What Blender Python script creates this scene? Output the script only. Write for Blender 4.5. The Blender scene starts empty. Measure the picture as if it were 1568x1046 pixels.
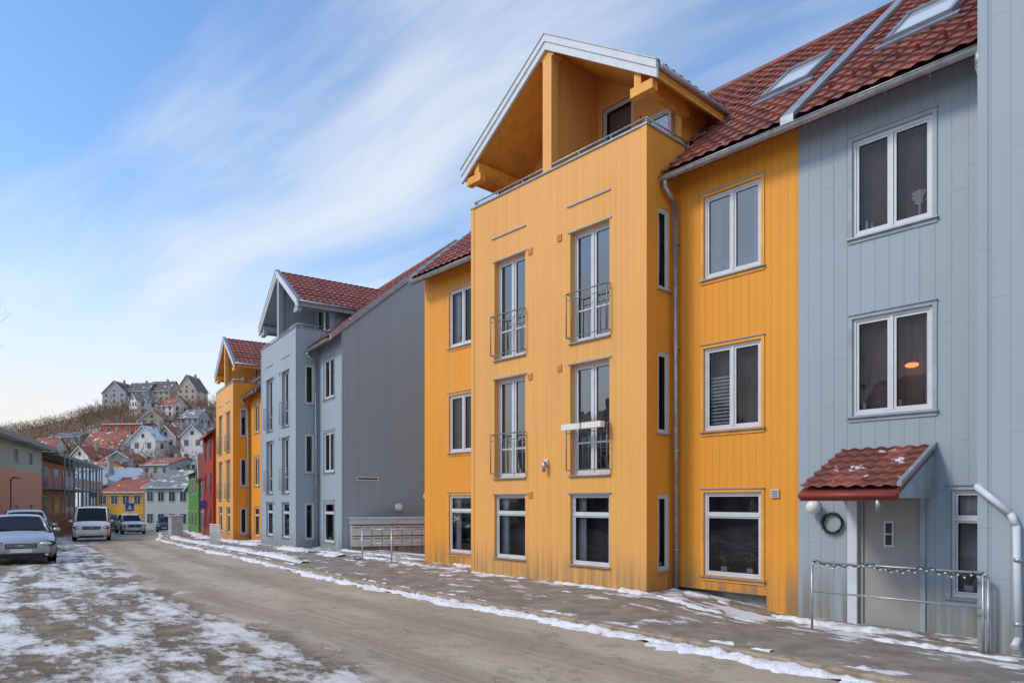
import bpy, math, random
from mathutils import Vector, noise
random.seed(7)
S = bpy.context.scene
S.view_settings.view_transform = 'Standard'
S.view_settings.look = 'None'
S.view_settings.exposure = 0

# ------------------------------------------------------------------ materials
class NG:
    def __init__(s, name):
        s.m = bpy.data.materials.new(name); s.m.use_nodes = True
        s.t = s.m.node_tree; s.t.nodes.clear()
        s.out = s.t.nodes.new('ShaderNodeOutputMaterial')
    def n(s, typ, **kw):
        nd = s.t.nodes.new(typ)
        for k, v in kw.items(): setattr(nd, k, v)
        return nd
    def l(s, a, b): s.t.links.new(a, b)
    def inp(s, sock, v):
        if isinstance(v, bpy.types.NodeSocket): s.l(v, sock)
        else: sock.default_value = v
    def math(s, op, a, b=None, c=None, clamp=False):
        nd = s.n('ShaderNodeMath', operation=op, use_clamp=clamp)
        s.inp(nd.inputs[0], a)
        if b is not None: s.inp(nd.inputs[1], b)
        if c is not None: s.inp(nd.inputs[2], c)
        return nd.outputs[0]
    def mapr(s, v, a, b, c=0.0, d=1.0, smooth=True):
        nd = s.n('ShaderNodeMapRange', interpolation_type='SMOOTHSTEP' if smooth else 'LINEAR')
        s.inp(nd.inputs[0], v)
        for i, x in enumerate((a, b, c, d)): s.inp(nd.inputs[i+1], x)
        return nd.outputs[0]
    def mix(s, f, a, b, mode='MIX'):
        nd = s.n('ShaderNodeMix', data_type='RGBA', blend_type=mode)
        s.inp(nd.inputs[0], f)
        s.inp(nd.inputs[6], a if isinstance(a, bpy.types.NodeSocket) else (*a, 1))
        s.inp(nd.inputs[7], b if isinstance(b, bpy.types.NodeSocket) else (*b, 1))
        return nd.outputs[2]
    def noise(s, vec, scale, detail=4, rough=.55):
        nd = s.n('ShaderNodeTexNoise'); s.l(vec, nd.inputs['Vector'])
        nd.inputs['Scale'].default_value = scale; nd.inputs['Detail'].default_value = detail
        nd.inputs['Roughness'].default_value = rough
        return nd.outputs[0]
    def mapping(s, vec, scale=(1,1,1), rot=(0,0,0), loc=(0,0,0)):
        nd = s.n('ShaderNodeMapping'); s.l(vec, nd.inputs[0])
        nd.inputs['Location'].default_value = loc
        nd.inputs['Rotation'].default_value = rot; nd.inputs['Scale'].default_value = scale
        return nd.outputs[0]
    def bsdf(s, col, rough=.6, metal=0., spec=.4, bump=None, bstr=.3, bdist=.02):
        b = s.n('ShaderNodeBsdfPrincipled')
        s.inp(b.inputs['Base Color'], col if isinstance(col, bpy.types.NodeSocket) else (*col, 1))
        s.inp(b.inputs['Roughness'], rough); s.inp(b.inputs['Metallic'], metal)
        s.inp(b.inputs['Specular IOR Level'], spec)
        if bump is not None:
            bn = s.n('ShaderNodeBump'); s.l(bump, bn.inputs['Height'])
            bn.inputs['Strength'].default_value = bstr; bn.inputs['Distance'].default_value = bdist
            s.l(bn.outputs[0], b.inputs['Normal'])
        s.l(b.outputs[0], s.out.inputs[0]); return s.m

def sc(c, k): return tuple(x*k for x in c)

def boards(name, col, plank=.14, groove=.45, var=.10, wear=.12, rough=.6, horizontal=False):
    g_ = NG(name); tc = g_.n('ShaderNodeTexCoord').outputs['Object']
    sp = g_.n('ShaderNodeSeparateXYZ'); g_.l(tc, sp.inputs[0])
    a = sp.outputs[2] if horizontal else g_.math('ADD', sp.outputs[0], sp.outputs[1])
    q = g_.math('DIVIDE', a, plank)
    f = g_.math('FRACT', q)
    d = g_.math('ABSOLUTE', g_.math('SUBTRACT', f, .5))
    w = .5 - .006/plank
    m = g_.mapr(d, w-.02, w+.01)
    fl = g_.math('FLOOR', q)
    wn = g_.n('ShaderNodeTexWhiteNoise', noise_dimensions='1D'); g_.l(fl, wn.inputs['W'])
    st = g_.noise(g_.mapping(tc, (7, 7, .35)), 1.0, 5)
    big = g_.noise(tc, .55, 4)
    fine = g_.noise(g_.mapping(tc, (60, 60, 3)), 1.0, 3)
    c = g_.mix(g_.math('MULTIPLY', wn.outputs['Value'], var*1.6), col, sc(col, .72))
    c = g_.mix(g_.mapr(st, .45, .8, 0, wear*2.2), c, sc(col, .60))
    c = g_.mix(g_.mapr(big, .35, .7, 0, .20), c, tuple(min(1, x*1.15+.015) for x in col))
    c = g_.mix(g_.mapr(fine, .55, .75, 0, .10), c, sc(col, .6))
    if not horizontal:
        jz = g_.math('FRACT', g_.math('ADD', g_.math('DIVIDE', sp.outputs[2], 3.6), g_.math('MULTIPLY', wn.outputs['Value'], 7.3)))
        jm = g_.math('LESS_THAN', jz, .0016)
        c = g_.mix(g_.math('MULTIPLY', jm, .45), c, sc(col, .3))
    dirt = g_.math('MULTIPLY', g_.mapr(sp.outputs[2], .9, -.15), g_.mapr(st, .3, .65, .15, .75))
    c = g_.mix(dirt, c, (.19, .15, .10))
    c = g_.mix(g_.math('MULTIPLY', m, g_.math('MULTIPLY',groove,g_.mapr(wn.outputs['Value'],0,1,.45,1.15))), c, sc(col, .32))
    h = g_.math('ADD', g_.math('MULTIPLY', m, -1.0), g_.math('MULTIPLY', fine, .12))
    return g_.bsdf(c, rough, spec=.3, bump=h, bstr=.4, bdist=.01)

_pc = {}
def plain(name, col, rough=.6, metal=0., nz=.18, scale=4., spec=.4):
    key = (name, col)
    if key in _pc: return _pc[key]
    g_ = NG(name); tc = g_.n('ShaderNodeTexCoord').outputs['Object']
    f = g_.noise(tc, scale, 5)
    c = g_.mix(g_.mapr(f, .35, .75, 0, 1), sc(col, 1+nz*.4), sc(col, 1-nz))
    m = g_.bsdf(c, rough, metal, spec, bump=f, bstr=.08)
    _pc[key] = m; return m

def tilemat(name, col, snow=0.):
    g_ = NG(name); tc = g_.n('ShaderNodeTexCoord').outputs['Object']
    sp = g_.n('ShaderNodeSeparateXYZ'); g_.l(tc, sp.inputs[0])
    fx = g_.math('FLOOR', g_.math('DIVIDE', sp.outputs[0], .25))
    fz = g_.math('FLOOR', g_.math('DIVIDE', sp.outputs[2], .234))
    cb = g_.n('ShaderNodeCombineXYZ'); g_.l(fx, cb.inputs[0]); g_.l(fz, cb.inputs[1])
    wn = g_.n('ShaderNodeTexWhiteNoise', noise_dimensions='2D'); g_.l(cb.outputs[0], wn.inputs['Vector'])
    c = g_.mix(wn.outputs['Value'], sc(col, .62), sc(col, 1.35))
    nz = g_.noise(tc, 2.2, 6)
    c = g_.mix(g_.mapr(nz, .42, .75, 0, .65), c, (.11, .065, .055))
    rough = .5
    if snow > 0:
        n2 = g_.noise(tc, 3.6, 6, .65)
        m = g_.mapr(n2, .70-snow*.22, .74-snow*.22)
        c = g_.mix(m, c, (.80, .83, .88)); rough = g_.mapr(m, 0, 1, .5, .85)
    return g_.bsdf(c, rough, spec=.4, bump=nz, bstr=.15)

def glassmat(name, ior, tint=.93):
    g_ = NG(name)
    fr = g_.n('ShaderNodeFresnel'); fr.inputs[0].default_value = ior
    tr = g_.n('ShaderNodeBsdfTransparent'); tr.inputs[0].default_value = (tint, tint, tint*1.01, 1)
    gl = g_.n('ShaderNodeBsdfGlossy'); gl.inputs['Roughness'].default_value = .015
    tc = g_.n('ShaderNodeTexCoord').outputs['Object']
    bn = g_.n('ShaderNodeBump'); bn.inputs['Strength'].default_value = .08; bn.inputs['Distance'].default_value = .05
    g_.l(g_.noise(tc, 1.7, 2), bn.inputs['Height']); g_.l(bn.outputs[0], gl.inputs['Normal'])
    mx = g_.n('ShaderNodeMixShader'); g_.l(fr.outputs[0], mx.inputs[0]); g_.l(tr.outputs[0], mx.inputs[1]); g_.l(gl.outputs[0], mx.inputs[2])
    g_.l(mx.outputs[0], g_.out.inputs[0]); return g_.m

ORB = boards('orange_bay_boards', (.82, .405, .110), .145, .18, .10, .12)
ORR = boards('orange_wall_boards', (.82, .335, .035), .145, .26, .12, .10)
ORS = plain('orange_trim', (.80, .36, .06), .6)
GRB = boards('gray_blue_boards', (.335, .395, .435), .21, .28, .08, .06)
GRT = plain('gray_trim', (.33, .385, .425), .6)
REDB = boards('red_boards', (.36, .035, .022), .15, .4)
WHITE = plain('white_window_paint', (.62, .63, .64), .4, nz=.08)
WTRIM = plain('pale_gray_bargeboard', (.60, .64, .67), .5, nz=.08)
METAL = plain('galvanised_steel', (.42, .43, .44), .42, .7, nz=.25, scale=9)
DMETAL = plain('dark_steel', (.20, .21, .23), .45, .5)
RAILM = plain('gray_painted_rail', (.20, .22, .24), .45, .3)
FLASH = plain('lead_flashing', (.30, .33, .37), .45, .4)
TILE = tilemat('red_clay_tiles', (.29, .095, .068), .06)
TILES = tilemat('red_clay_tiles_snowy', (.29, .095, .068), .34)
GLA = glassmat('window_glass', 1.52)
GLB = glassmat('window_glass_reflective', 3.0)
CONC = plain('concrete', (.30, .29, .27), .85, nz=.3)
DOORM = plain('door_taupe_paint', (.34, .325, .30), .5, nz=.06)
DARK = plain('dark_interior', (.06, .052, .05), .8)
BROWN = plain('brown_roller_blind', (.24, .17, .145), .8, nz=.08)
BRROOM = plain('brown_curtain', (.25, .165, .14), .8, nz=.3, scale=2)
GREYI = plain('grey_room', (.17, .175, .18), .8)
CURT = plain('white_curtain', (.70, .70, .67), .8)
BLACK = plain('black_rubber', (.02, .02, .02), .7)
LAMPW = plain('white_globe', (.75, .75, .70), .25, nz=.04)
REDF = plain('red_fascia', (.28, .05, .04), .45, nz=.15)
def emis(name,col,st):
    g_=NG(name); e=g_.n('ShaderNodeEmission'); e.inputs[0].default_value=(*col,1); e.inputs[1].default_value=st; g_.l(e.outputs[0],g_.out.inputs[0]); return g_.m
LIT = emis('lit_lampshade',(1,.30,.08),1.6)

# ------------------------------------------------------------------ mesh tools
class Part:
    def __init__(s): s.v=[]; s.f=[]; s.m=[]; s.sm=[]; s.mats=[]; s.uv=None
    def mi(s, mat):
        if mat not in s.mats: s.mats.append(mat)
        return s.mats.index(mat)
    def poly(s, pts, mat, smooth=False):
        i=len(s.v); s.v += [tuple(p) for p in pts]; s.f.append(tuple(range(i, i+len(pts)))); s.m.append(s.mi(mat)); s.sm.append(smooth)
    def hexa(s, p, mat):
        i=len(s.v); s.v += [tuple(q) for q in p]; k=s.mi(mat)
        for f in ((0,3,2,1),(4,5,6,7),(0,1,5,4),(1,2,6,5),(2,3,7,6),(3,0,4,7)):
            s.f.append(tuple(i+j for j in f)); s.m.append(k); s.sm.append(False)
    def box(s, x0,x1,y0,y1,z0,z1, mat):
        s.hexa([(x0,y0,z0),(x1,y0,z0),(x1,y1,z0),(x0,y1,z0),(x0,y0,z1),(x1,y0,z1),(x1,y1,z1),(x0,y1,z1)], mat)
    def cyl(s, p0, p1, r, mat, n=10, r2=None, caps=True):
        p0=Vector(p0); p1=Vector(p1); r2 = r if r2 is None else r2
        d=(p1-p0).normalized(); a = d.cross(Vector((0,0,1)))
        if a.length<.05: a=d.cross(Vector((1,0,0)))
        a.normalize(); b=d.cross(a); i=len(s.v); k=s.mi(mat)
        for p,rr in ((p0,r),(p1,r2)):
            for j in range(n):
                t=2*math.pi*j/n; s.v.append(tuple(p+a*math.cos(t)*rr+b*math.sin(t)*rr))
        for j in range(n):
            s.f.append((i+j, i+(j+1)%n, i+n+(j+1)%n, i+n+j)); s.m.append(k); s.sm.append(True)
        if caps:
            s.f.append(tuple(i+n-1-j for j in range(n))); s.f.append(tuple(i+n+j for j in range(n))); s.m += [k,k]; s.sm += [False,False]
    def pipe(s, pts, r, mat, n=10):
        for a,b in zip(pts[:-1], pts[1:]): s.cyl(a,b,r,mat,n)
        for p in pts[1:-1]: s.ball(p, r*1.02, mat, 8, 5)
    def ball(s, c, r, mat, n=12, m=8, sx=1, sy=1, sz=1):
        i=len(s.v); k=s.mi(mat)
        for a in range(m+1):
            ph=math.pi*a/m
            for b in range(n):
                t=2*math.pi*b/n
                s.v.append((c[0]+r*sx*math.sin(ph)*math.cos(t), c[1]+r*sy*math.sin(ph)*math.sin(t), c[2]+r*sz*math.cos(ph)))
        for a in range(m):
            for b in range(n):
                s.f.append((i+a*n+b, i+(a+1)*n+b, i+(a+1)*n+(b+1)%n, i+a*n+(b+1)%n)); s.m.append(k); s.sm.append(True)
    def grid(s, rows, mat, smooth=True):
        i=len(s.v); nc=len(rows[0]); k=s.mi(mat)
        for r in rows: s.v += [tuple(p) for p in r]
        for a in range(len(rows)-1):
            for b in range(nc-1):
                s.f.append((i+a*nc+b, i+a*nc+b+1, i+(a+1)*nc+b+1, i+(a+1)*nc+b)); s.m.append(k); s.sm.append(smooth)
    def mesh(s, name):
        me=bpy.data.meshes.new(name); me.from_pydata(s.v, [], s.f)
        for m in s.mats: me.materials.append(m)
        me.polygons.foreach_set('material_index', s.m); me.polygons.foreach_set('use_smooth', s.sm)
        if s.uv:
            ul=me.uv_layers.new(name='UVMap')
            vi=[0]*len(me.loops); me.loops.foreach_get('vertex_index', vi)
            flat=[]
            for q in vi: flat += [s.uv[q][0], s.uv[q][1]]
            ul.data.foreach_set('uv', flat)
        me.update(); return me

class Thing:
    def __init__(s, name, loc=(0,0,0), rot=0.):
        s.e=bpy.data.objects.new(name, None); s.e.location=loc; s.e.rotation_euler=(0,0,rot)
        s.e.empty_display_size=.3
        S.collection.objects.link(s.e); s.parts={}
    def p(s, n):
        if n not in s.parts: s.parts[n]=Part()
        return s.parts[n]
    def done(s):
        for n,pt in s.parts.items():
            if not pt.v: continue
            o=bpy.data.objects.new(n, pt.mesh(n)); S.collection.objects.link(o); o.parent=s.e
        return s.e
def single(name, part, loc=(0,0,0), rot=0.):
    o=bpy.data.objects.new(name, part.mesh(name)); o.location=loc; o.rotation_euler=(0,0,rot); S.collection.objects.link(o); return o

def boxM(pt, M, a0,a1,d0,d1,z0,z1, mat):
    pt.hexa([M(a0,d0,z0),M(a1,d0,z0),M(a1,d1,z0),M(a0,d1,z0),M(a0,d0,z1),M(a1,d0,z1),M(a1,d1,z1),M(a0,d1,z1)], mat)

def wall(pt, M, a0,a1,z0,z1, holes, mat, depth=.12):
    xs=sorted({a0,a1,*[h[0] for h in holes],*[h[1] for h in holes]}); zs=sorted({z0,z1,*[h[2] for h in holes],*[h[3] for h in holes]})
    for i in range(len(xs)-1):
        for j in range(len(zs)-1):
            cx=(xs[i]+xs[i+1])/2; cz=(zs[j]+zs[j+1])/2
            if any(h[0]<cx<h[1] and h[2]<cz<h[3] for h in holes): continue
            pt.poly([M(xs[i],0,zs[j]),M(xs[i+1],0,zs[j]),M(xs[i+1],0,zs[j+1]),M(xs[i],0,zs[j+1])], mat)
    for h in holes:
        b0,b1,c0,c1=h[:4]; dd=h[4] if len(h)>4 else depth
        for (p,q) in (((b0,c0),(b1,c0)),((b1,c0),(b1,c1)),((b1,c1),(b0,c1)),((b0,c1),(b0,c0))):
            pt.poly([M(p[0],0,p[1]),M(q[0],0,q[1]),M(q[0],dd,q[1]),M(p[0],dd,p[1])], mat)

PLANT=plain('potted_leaves',(.05,.08,.03),.6,nz=.4,scale=20)
WR = random.Random(11)
def window(o, M, a0,a1,z0,z1, style, trim, depth=.12, interior=None, glass=None, casing=True, extra=None):
    F=o.p('window_frames'); G=o.p('window_glass'); I=o.p('window_interiors'); T=o.p('window_casings')
    fr=.045; d0=depth-.075; d1=depth
    glass = glass or (GLB if WR.random()<.45 else GLA)
    boxM(F,M,a0,a0+fr,d0,d1,z0,z1,WHITE); boxM(F,M,a1-fr,a1,d0,d1,z0,z1,WHITE)
    boxM(F,M,a0+fr,a1-fr,d0,d1,z0,z0+fr,WHITE); boxM(F,M,a0+fr,a1-fr,d0,d1,z1-fr,z1,WHITE)
    def sash(b0,b1,c0,c1,w=.04):
        e=d0+.014; k=d1-.012
        boxM(F,M,b0+.003,b0+w,e,k,c0+.003,c1-.003,WHITE); boxM(F,M,b1-w,b1-.003,e,k,c0+.003,c1-.003,WHITE)
        boxM(F,M,b0+w,b1-w,e,k,c0+.003,c0+w,WHITE); boxM(F,M,b0+w,b1-w,e,k,c1-w,c1-.003,WHITE)
        gk=.009
        boxM(F,M,b0+w,b0+w+gk,e+.016,k,c0+w,c1-w,BLACK); boxM(F,M,b1-w-gk,b1-w,e+.016,k,c0+w,c1-w,BLACK)
        boxM(F,M,b0+w+gk,b1-w-gk,e+.016,k,c1-w-gk,c1-w,BLACK); boxM(F,M,b0+w+gk,b1-w-gk,e+.016,k,c0+w,c0+w+gk,BLACK)
        G.poly([M(b0+w,d0+.04,c0+w),M(b1-w,d0+.04,c0+w),M(b1-w,d0+.04,c1-w),M(b0+w,d0+.04,c1-w)], glass)
    ia,ib,ja,jb=a0+fr,a1-fr,z0+fr,z1-fr; mid=(a0+a1)/2
    if style=='casement':
        boxM(F,M,mid-.024,mid+.024,d0-.004,d1,ja,jb,WHITE); sash(ia,mid-.024,ja,jb); sash(mid+.024,ib,ja,jb)
    elif style=='transom':
        t=z1-.42; boxM(F,M,ia,ib,d0-.004,d1,t-.025,t+.025,WHITE); sash(ia,ib,ja,t-.025,.03); sash(ia,ib,t+.025,jb,.03)
    elif style=='french':
        boxM(F,M,mid-.02,mid+.02,d0-.004,d1,ja,jb,WHITE); sash(ia,mid-.02,ja,jb,.055); sash(mid+.02,ib,ja,jb,.055)
        zz=ja+.62
        boxM(F,M,ia+.055,mid-.075,d0+.02,d1-.02,zz-.018,zz+.018,WHITE); boxM(F,M,mid+.075,ib-.055,d0+.02,d1-.02,zz-.018,zz+.018,WHITE)
    else: sash(ia,ib,ja,jb)
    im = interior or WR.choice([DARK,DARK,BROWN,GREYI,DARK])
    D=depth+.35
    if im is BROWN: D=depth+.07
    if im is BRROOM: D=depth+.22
    if im is BRROOM:
        rows=[[],[]]
        for i in range(41):
            a=a0+(a1-a0)*i/40; dd=D-.03+.02*math.sin(i*1.7)
            rows[0].append(M(a,dd,z0)); rows[1].append(M(a,dd,z1))
        I.grid(rows, BRROOM)
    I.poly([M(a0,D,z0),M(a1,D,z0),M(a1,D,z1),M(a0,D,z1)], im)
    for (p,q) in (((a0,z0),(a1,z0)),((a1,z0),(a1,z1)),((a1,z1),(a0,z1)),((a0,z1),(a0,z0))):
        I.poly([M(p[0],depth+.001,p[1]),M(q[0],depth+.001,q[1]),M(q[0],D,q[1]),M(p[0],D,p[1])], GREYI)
    w=(a1-a0)
    def drape(b0,b1,zl,dep=.10):
        rows=[[],[]]
        for i in range(25):
            a=b0+(b1-b0)*i/24; dd=depth+dep+.018*math.sin(i*1.9)
            rows[0].append(M(a,dd,zl)); rows[1].append(M(a,dd,z1))
        I.grid(rows, CURT)
    if im is not BROWN and extra is None:
        r=WR.random()
        if im is BRROOM: pass
        elif r<.5: drape(a0+.02,a0+w*.22,z0); drape(a1-w*.22,a1-.02,z0)
        elif r<.62: drape(a0+.02,a1-.02,z1-(z1-z0)*.3)
        if WR.random()<.55:
            for q in (.25,.7):
                a=a0+w*q; I.hexa([M(a,depth+.03,z0),M(a+.1,depth+.03,z0),M(a+.1,depth+.11,z0),M(a,depth+.11,z0),M(a-.01,depth+.03,z0+.16),M(a+.11,depth+.03,z0+.16),M(a+.11,depth+.11,z0+.16),M(a-.01,depth+.11,z0+.16)],CURT)
                for k in range(14):
                    b=a+.05+WR.uniform(-.1,.1); zz=z0+.16+WR.uniform(.05,.25); I.poly([M(a+.05,depth+.07,z0+.16),M(b-.02,depth+.06,zz),M(b+.02,depth+.08,zz+.02)],PLANT)
    if extra=='slats':
        for k in range(14):
            zz=z0+.12+k*.065; boxM(I,M,a0+.06,a0+w*.40,depth+.03,depth+.05,zz,zz+.035,CURT)
    if extra=='lamp':
        cx_=a1-w*.30; cz_=z0+(z1-z0)*.47; p=M(cx_,depth+.10,cz_)
        I.ball(p,1,LIT,14,8,.10,.05,.04); q=M(cx_,depth+.10,z1-.05); I.cyl(p,q,.006,BLACK,5)
        I.ball(M(cx_+.01,depth+.10,cz_+.055),1,BROWN,12,6,.09,.05,.03)
        drape(a1-w*.12,a1-.02,z0,.05)
        for a in (a0+.12,a1-.5): I.cyl(M(a,depth+.06,z0),M(a,depth+.06,z0+.2),.03,CURT,8)
    if extra=='vases':
        for a,h in ((a0+.16,.26),(a0+.24,.20),(a1-.22,.30)): I.cyl(M(a,depth+.06,z0),M(a,depth+.06,z0+h),.022,CURT,8)
        for k in range(20):
            b=a1-.22+WR.uniform(-.12,.1); zz=z0+.3+WR.uniform(.02,.22); I.poly([M(a1-.22,depth+.07,z0+.28),M(b-.02,depth+.06,zz),M(b+.02,depth+.08,zz+.02)],CURT)
    if casing:
        c=.06; k=-.02
        boxM(T,M,a0-c,a0-.002,k,.004,z0-.02,z1+c,trim); boxM(T,M,a1+.002,a1+c,k,.004,z0-.02,z1+c,trim)
        boxM(T,M,a0-.002,a1+.002,k,.004,z1+.002,z1+c,trim)
        boxM(T,M,a0-c-.01,a1+c+.01,k-.02,.004,z1+c,z1+c+.018,FLASH)
        boxM(T,M,a0-c-.02,a1+c+.02,-.055,.03,z0-.045,z0-.021,FLASH)
        boxM(T,M,a0-c,a1+c,k,.003,z0-.105,z0-.046,trim)
    else:
        boxM(T,M,a0-.03,a1+.03,-.05,depth-.02,z0-.028,z0-.002,FLASH)

def french_rail(o, a0,a1,z0, y=-.10, h=1.02):
    R=o.p('balcony_railings')
    x0=a0-.02; x1=a1+.02
    for zz,r in ((z0+h,.016),(z0+h-.14,.008),(z0+.12,.010)):
        R.cyl((x0,y,zz),(x1,y,zz),r,RAILM,8)
    n=7
    for i in range(n+1):
        x=x0+(x1-x0)*i/n
        R.cyl((x,y,z0+.12),(x,y,z0+h-.14 if 0<i<n else z0+h),.006 if 0<i<n else .013,RAILM,6)
    for x in (x0,x1):
        for zz in (z0+h,z0+.12): R.cyl((x,y,zz),(x,.06,zz),.011,RAILM,6)

def tiles(pt, O, U, V, W, L, mat, per=.25, course=.36, spc=5, rnd=.004):
    O=Vector(O); U=Vector(U).normalized(); V=Vector(V).normalized(); N=U.cross(V).normalized()
    if N.z<0: N=-N
    nc=max(2,int(round(W/per)*spc)); ns=int(math.ceil(L/course)); rows=[]
    rg=random.Random(5)
    for j in range(ns):
        s0=j*course; s1=min(L,(j+1)*course)
        for s,b in ((s0,.055),(s1,.012)):
            row=[]
            for i in range(nc+1):
                u=W*i/nc
                h=b+.034*(.5+.5*math.cos(2*math.pi*u/per))**.7+rg.uniform(0,rnd)
                row.append(O+U*u+V*s+N*h)
            rows.append(row)
    pt.grid(rows, mat, False)

PITCH=.857
def zr(y): return 7.9+PITCH*(y-.5)
SV=Vector((0,1,PITCH)).normalized()
RY,RZ=5.75,12.4

def roof_seg(o, x0,x1,y0=.5,tm=None):
    R=o.p('roof'); L=(RY-y0)*math.sqrt(1+PITCH**2)
    t=.16
    R.hexa([(x0,y0,zr(y0)-t),(x1,y0,zr(y0)-t),(x1,RY,RZ-t),(x0,RY,RZ-t),(x0,y0,zr(y0)),(x1,y0,zr(y0)),(x1,RY,RZ),(x0,RY,RZ)], REDF)
    tiles(o.p('roof_tiles'), (x0,y0-.04,zr(y0)-.04*PITCH), (1,0,0), SV, x1-x0, L+.04, tm or TILE)

def gutter(o, x0,x1,y=.42,z=7.80):
    g_=o.p('gutter'); n=8; rows=[]
    for k in range(n+1):
        t=math.pi*k/n; rows.append([(x0,y+.075*math.cos(t),z-.075*math.sin(t)),(x1,y+.075*math.cos(t),z-.075*math.sin(t))])
    g_.grid(rows, METAL)
    g_.cyl((x0,y-.075,z),(x1,y-.075,z),.012,METAL,6)
    for x in (x0,x1):
        g_.poly([(x,y+.075*math.cos(math.pi*k/n),z-.075*math.sin(math.pi*k/n)) for k in range(n+1)], METAL)
    x=x0+.3
    while x<x1: g_.box(x,x+.03,y+.07,y+.1,z-.08,z+.05,METAL); x+=.6

def block(name, loc, rot, xl, xr, BAY, REC, TRIM, right_gable=False, left_gable=False, rec_right=True, downpipe=True, rightwin=(.656,1.808), leftwin=(-7.26,-6.1), dorm=None, cut_base=False):
    o=Thing(name, loc, rot); W=o.p('walls'); B0=-1.2
    bl=-5.18
    Mf=lambda a,d,z:(a,d,z)
    Mr=lambda a,d,z:(a,.9+d,z)
    Ms=lambda a,d,z:(-d,a,z)
    Msl=lambda a,d,z:(bl+d,a,z)
    cols=[(-4.338,-3.298),(-1.939,-.893)]
    holes=[]
    for (a,b) in cols:
        holes += [(a,b,4.92,7.2,.2),(a,b,2.19,4.47,.2),(a,b,.36,1.80,.14)]
    wall(W,Mf,bl,0,B0,8.69,holes,BAY)
    for (a,b) in cols:
        for z0,z1 in ((4.92,7.2),(2.19,4.47)):
            inr=WR.choice([DARK,GREYI,DARK])
            window(o,Mf,a,b,z0,z1,'french',TRIM,.2,inr,GLB,casing=False)
            french_rail(o,a,b,z0-.02)
            o.p('window_casings').box(a-.06,b+.06,-.02,.0,z1+.002,z1+.03,FLASH)
            if z1>7: o.p('window_casings').box(a-.08,b+.03,-.025,0,z1+.55,z1+.575,FLASH)
        window(o,Mf,a,b,.36,1.80,'transom',TRIM,.14,DARK,GLA,casing=False)
        o.p('window_casings').box(a-.06,b+.06,-.02,.0,1.802,1.83,FLASH)
    D=o.p('wall_vents')
    for x,z in ((-2.24,7.2),(-3.13,7.15),(-2.24,4.46),(-3.13,4.4),(-3.13,1.8)):
        D.box(x-.06,x+.06,-.03,0,z-.07,z+.07,TRIM)
        for k in range(3): D.box(x-.045,x+.045,-.036,-.0301,z-.045+k*.035,z-.03+k*.035,DMETAL)
    sh=[(.35,.73,5.70,7.27,.1),(.35,.73,2.95,4.52,.1),(.35,.73,.32,1.79,.1)]
    wall(W,Ms,0,1.75,B0,8.69,sh,REC)
    for h in sh: window(o,Ms,h[0],h[1],h[2],h[3],'single',TRIM,.1,DARK,GLA,casing=False)
    wall(W,Msl,0,1.75,B0,8.69,[],REC)
    o.p('corner_boards').box(-.10,.012,-.012,-.001,B0,8.69,BAY); o.p('corner_boards').box(bl-.012,bl+.1,-.012,-.001,B0,8.69,BAY)
    P=o.p('parapet')
    P.box(bl+.02,-.02,.14,.17,7.7,8.688,BAY); P.box(-.16,-.13,.17,1.74,7.7,8.688,BAY); P.box(bl+.13,bl+.16,.17,1.74,7.7,8.688,BAY)
    P.box(bl-.03,.03,-.03,.2,8.69,8.725,FLASH); P.box(-.19,.03,.2,1.6,8.69,8.725,FLASH); P.box(bl-.03,bl+.19,.2,1.6,8.69,8.725,FLASH)
    P.box(bl+.16,-.16,.17,1.75,7.85,7.9,CONC)
    R=o.p('parapet_rail'); zt=8.86
    R.cyl((bl+.05,.06,zt),(-.05,.06,zt),.018,METAL,8); R.cyl((-.05,.06,zt),(-.05,1.5,zt),.018,METAL,8); R.cyl((bl+.05,.06,zt),(bl+.05,1.5,zt),.018,METAL,8)
    for i in range(7):
        x=bl+.05+(-.1-bl)*i/6; R.cyl((x,.06,8.72),(x,.06,zt),.012,METAL,6)
    for y in (.8,1.45): R.cyl((-.05,y,8.72),(-.05,y,zt),.012,METAL,6)
    rw=rightwin; lw=leftwin
    def lev(a,b): return [(a,b,5.83,7.36,.1),(a,b,2.98,4.52,.1),(a,b,.28,1.82,.1)]
    if rec_right:
        hh=lev(*rw)
        wall(W,Mr,0,xr,B0 if not cut_base else 0,8.1,hh,REC)
        if cut_base: wall(W,Mr,1.9,xr,B0,-.001,[],REC); W.poly([(0,1.1,B0),(1.9,1.1,B0),(1.9,1.1,0),(0,1.1,0)],CONC); W.poly([(0,.9,0),(1.9,.9,0),(1.9,1.1,0),(0,1.1,0)],CONC)
        for i,h in enumerate(hh): window(o,Mr,h[0],h[1],h[2],h[3],'casement' if i<2 else 'transom',TRIM,.1,[GREYI,BRROOM,DARK][i],[GLB,GLA,GLA][i],extra='slats' if (i==1 and cut_base) else None)
        roof_seg(o,0.03,xr); gutter(o,-.02,xr)
    if dorm!='doorleft':
        hh=lev(*lw)
        wall(W,Mr,xl,bl,B0,8.1,hh,REC)
        for i,h in enumerate(hh): window(o,Mr,h[0],h[1],h[2],h[3],'casement' if i<2 else 'transom',TRIM,.1)
    roof_seg(o,xl-(.06 if left_gable else 0),bl-.03); gutter(o,xl,bl)
    roof_seg(o,bl-.03,.03,1.78)
    RR=o.p('roof')
    RR.poly([(xl,RY,RZ),(xr,RY,RZ),(xr,11,7.9),(xl,11,7.9)],TILE); RR.poly([(xl,10.6,B0),(xr,10.6,B0),(xr,10.6,8.2),(xl,10.6,8.2)],REC)
    o.p('ridge_cap').cyl((xl,RY,RZ+.03),(xr,RY,RZ+.03),.11,TILE,10)
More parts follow.
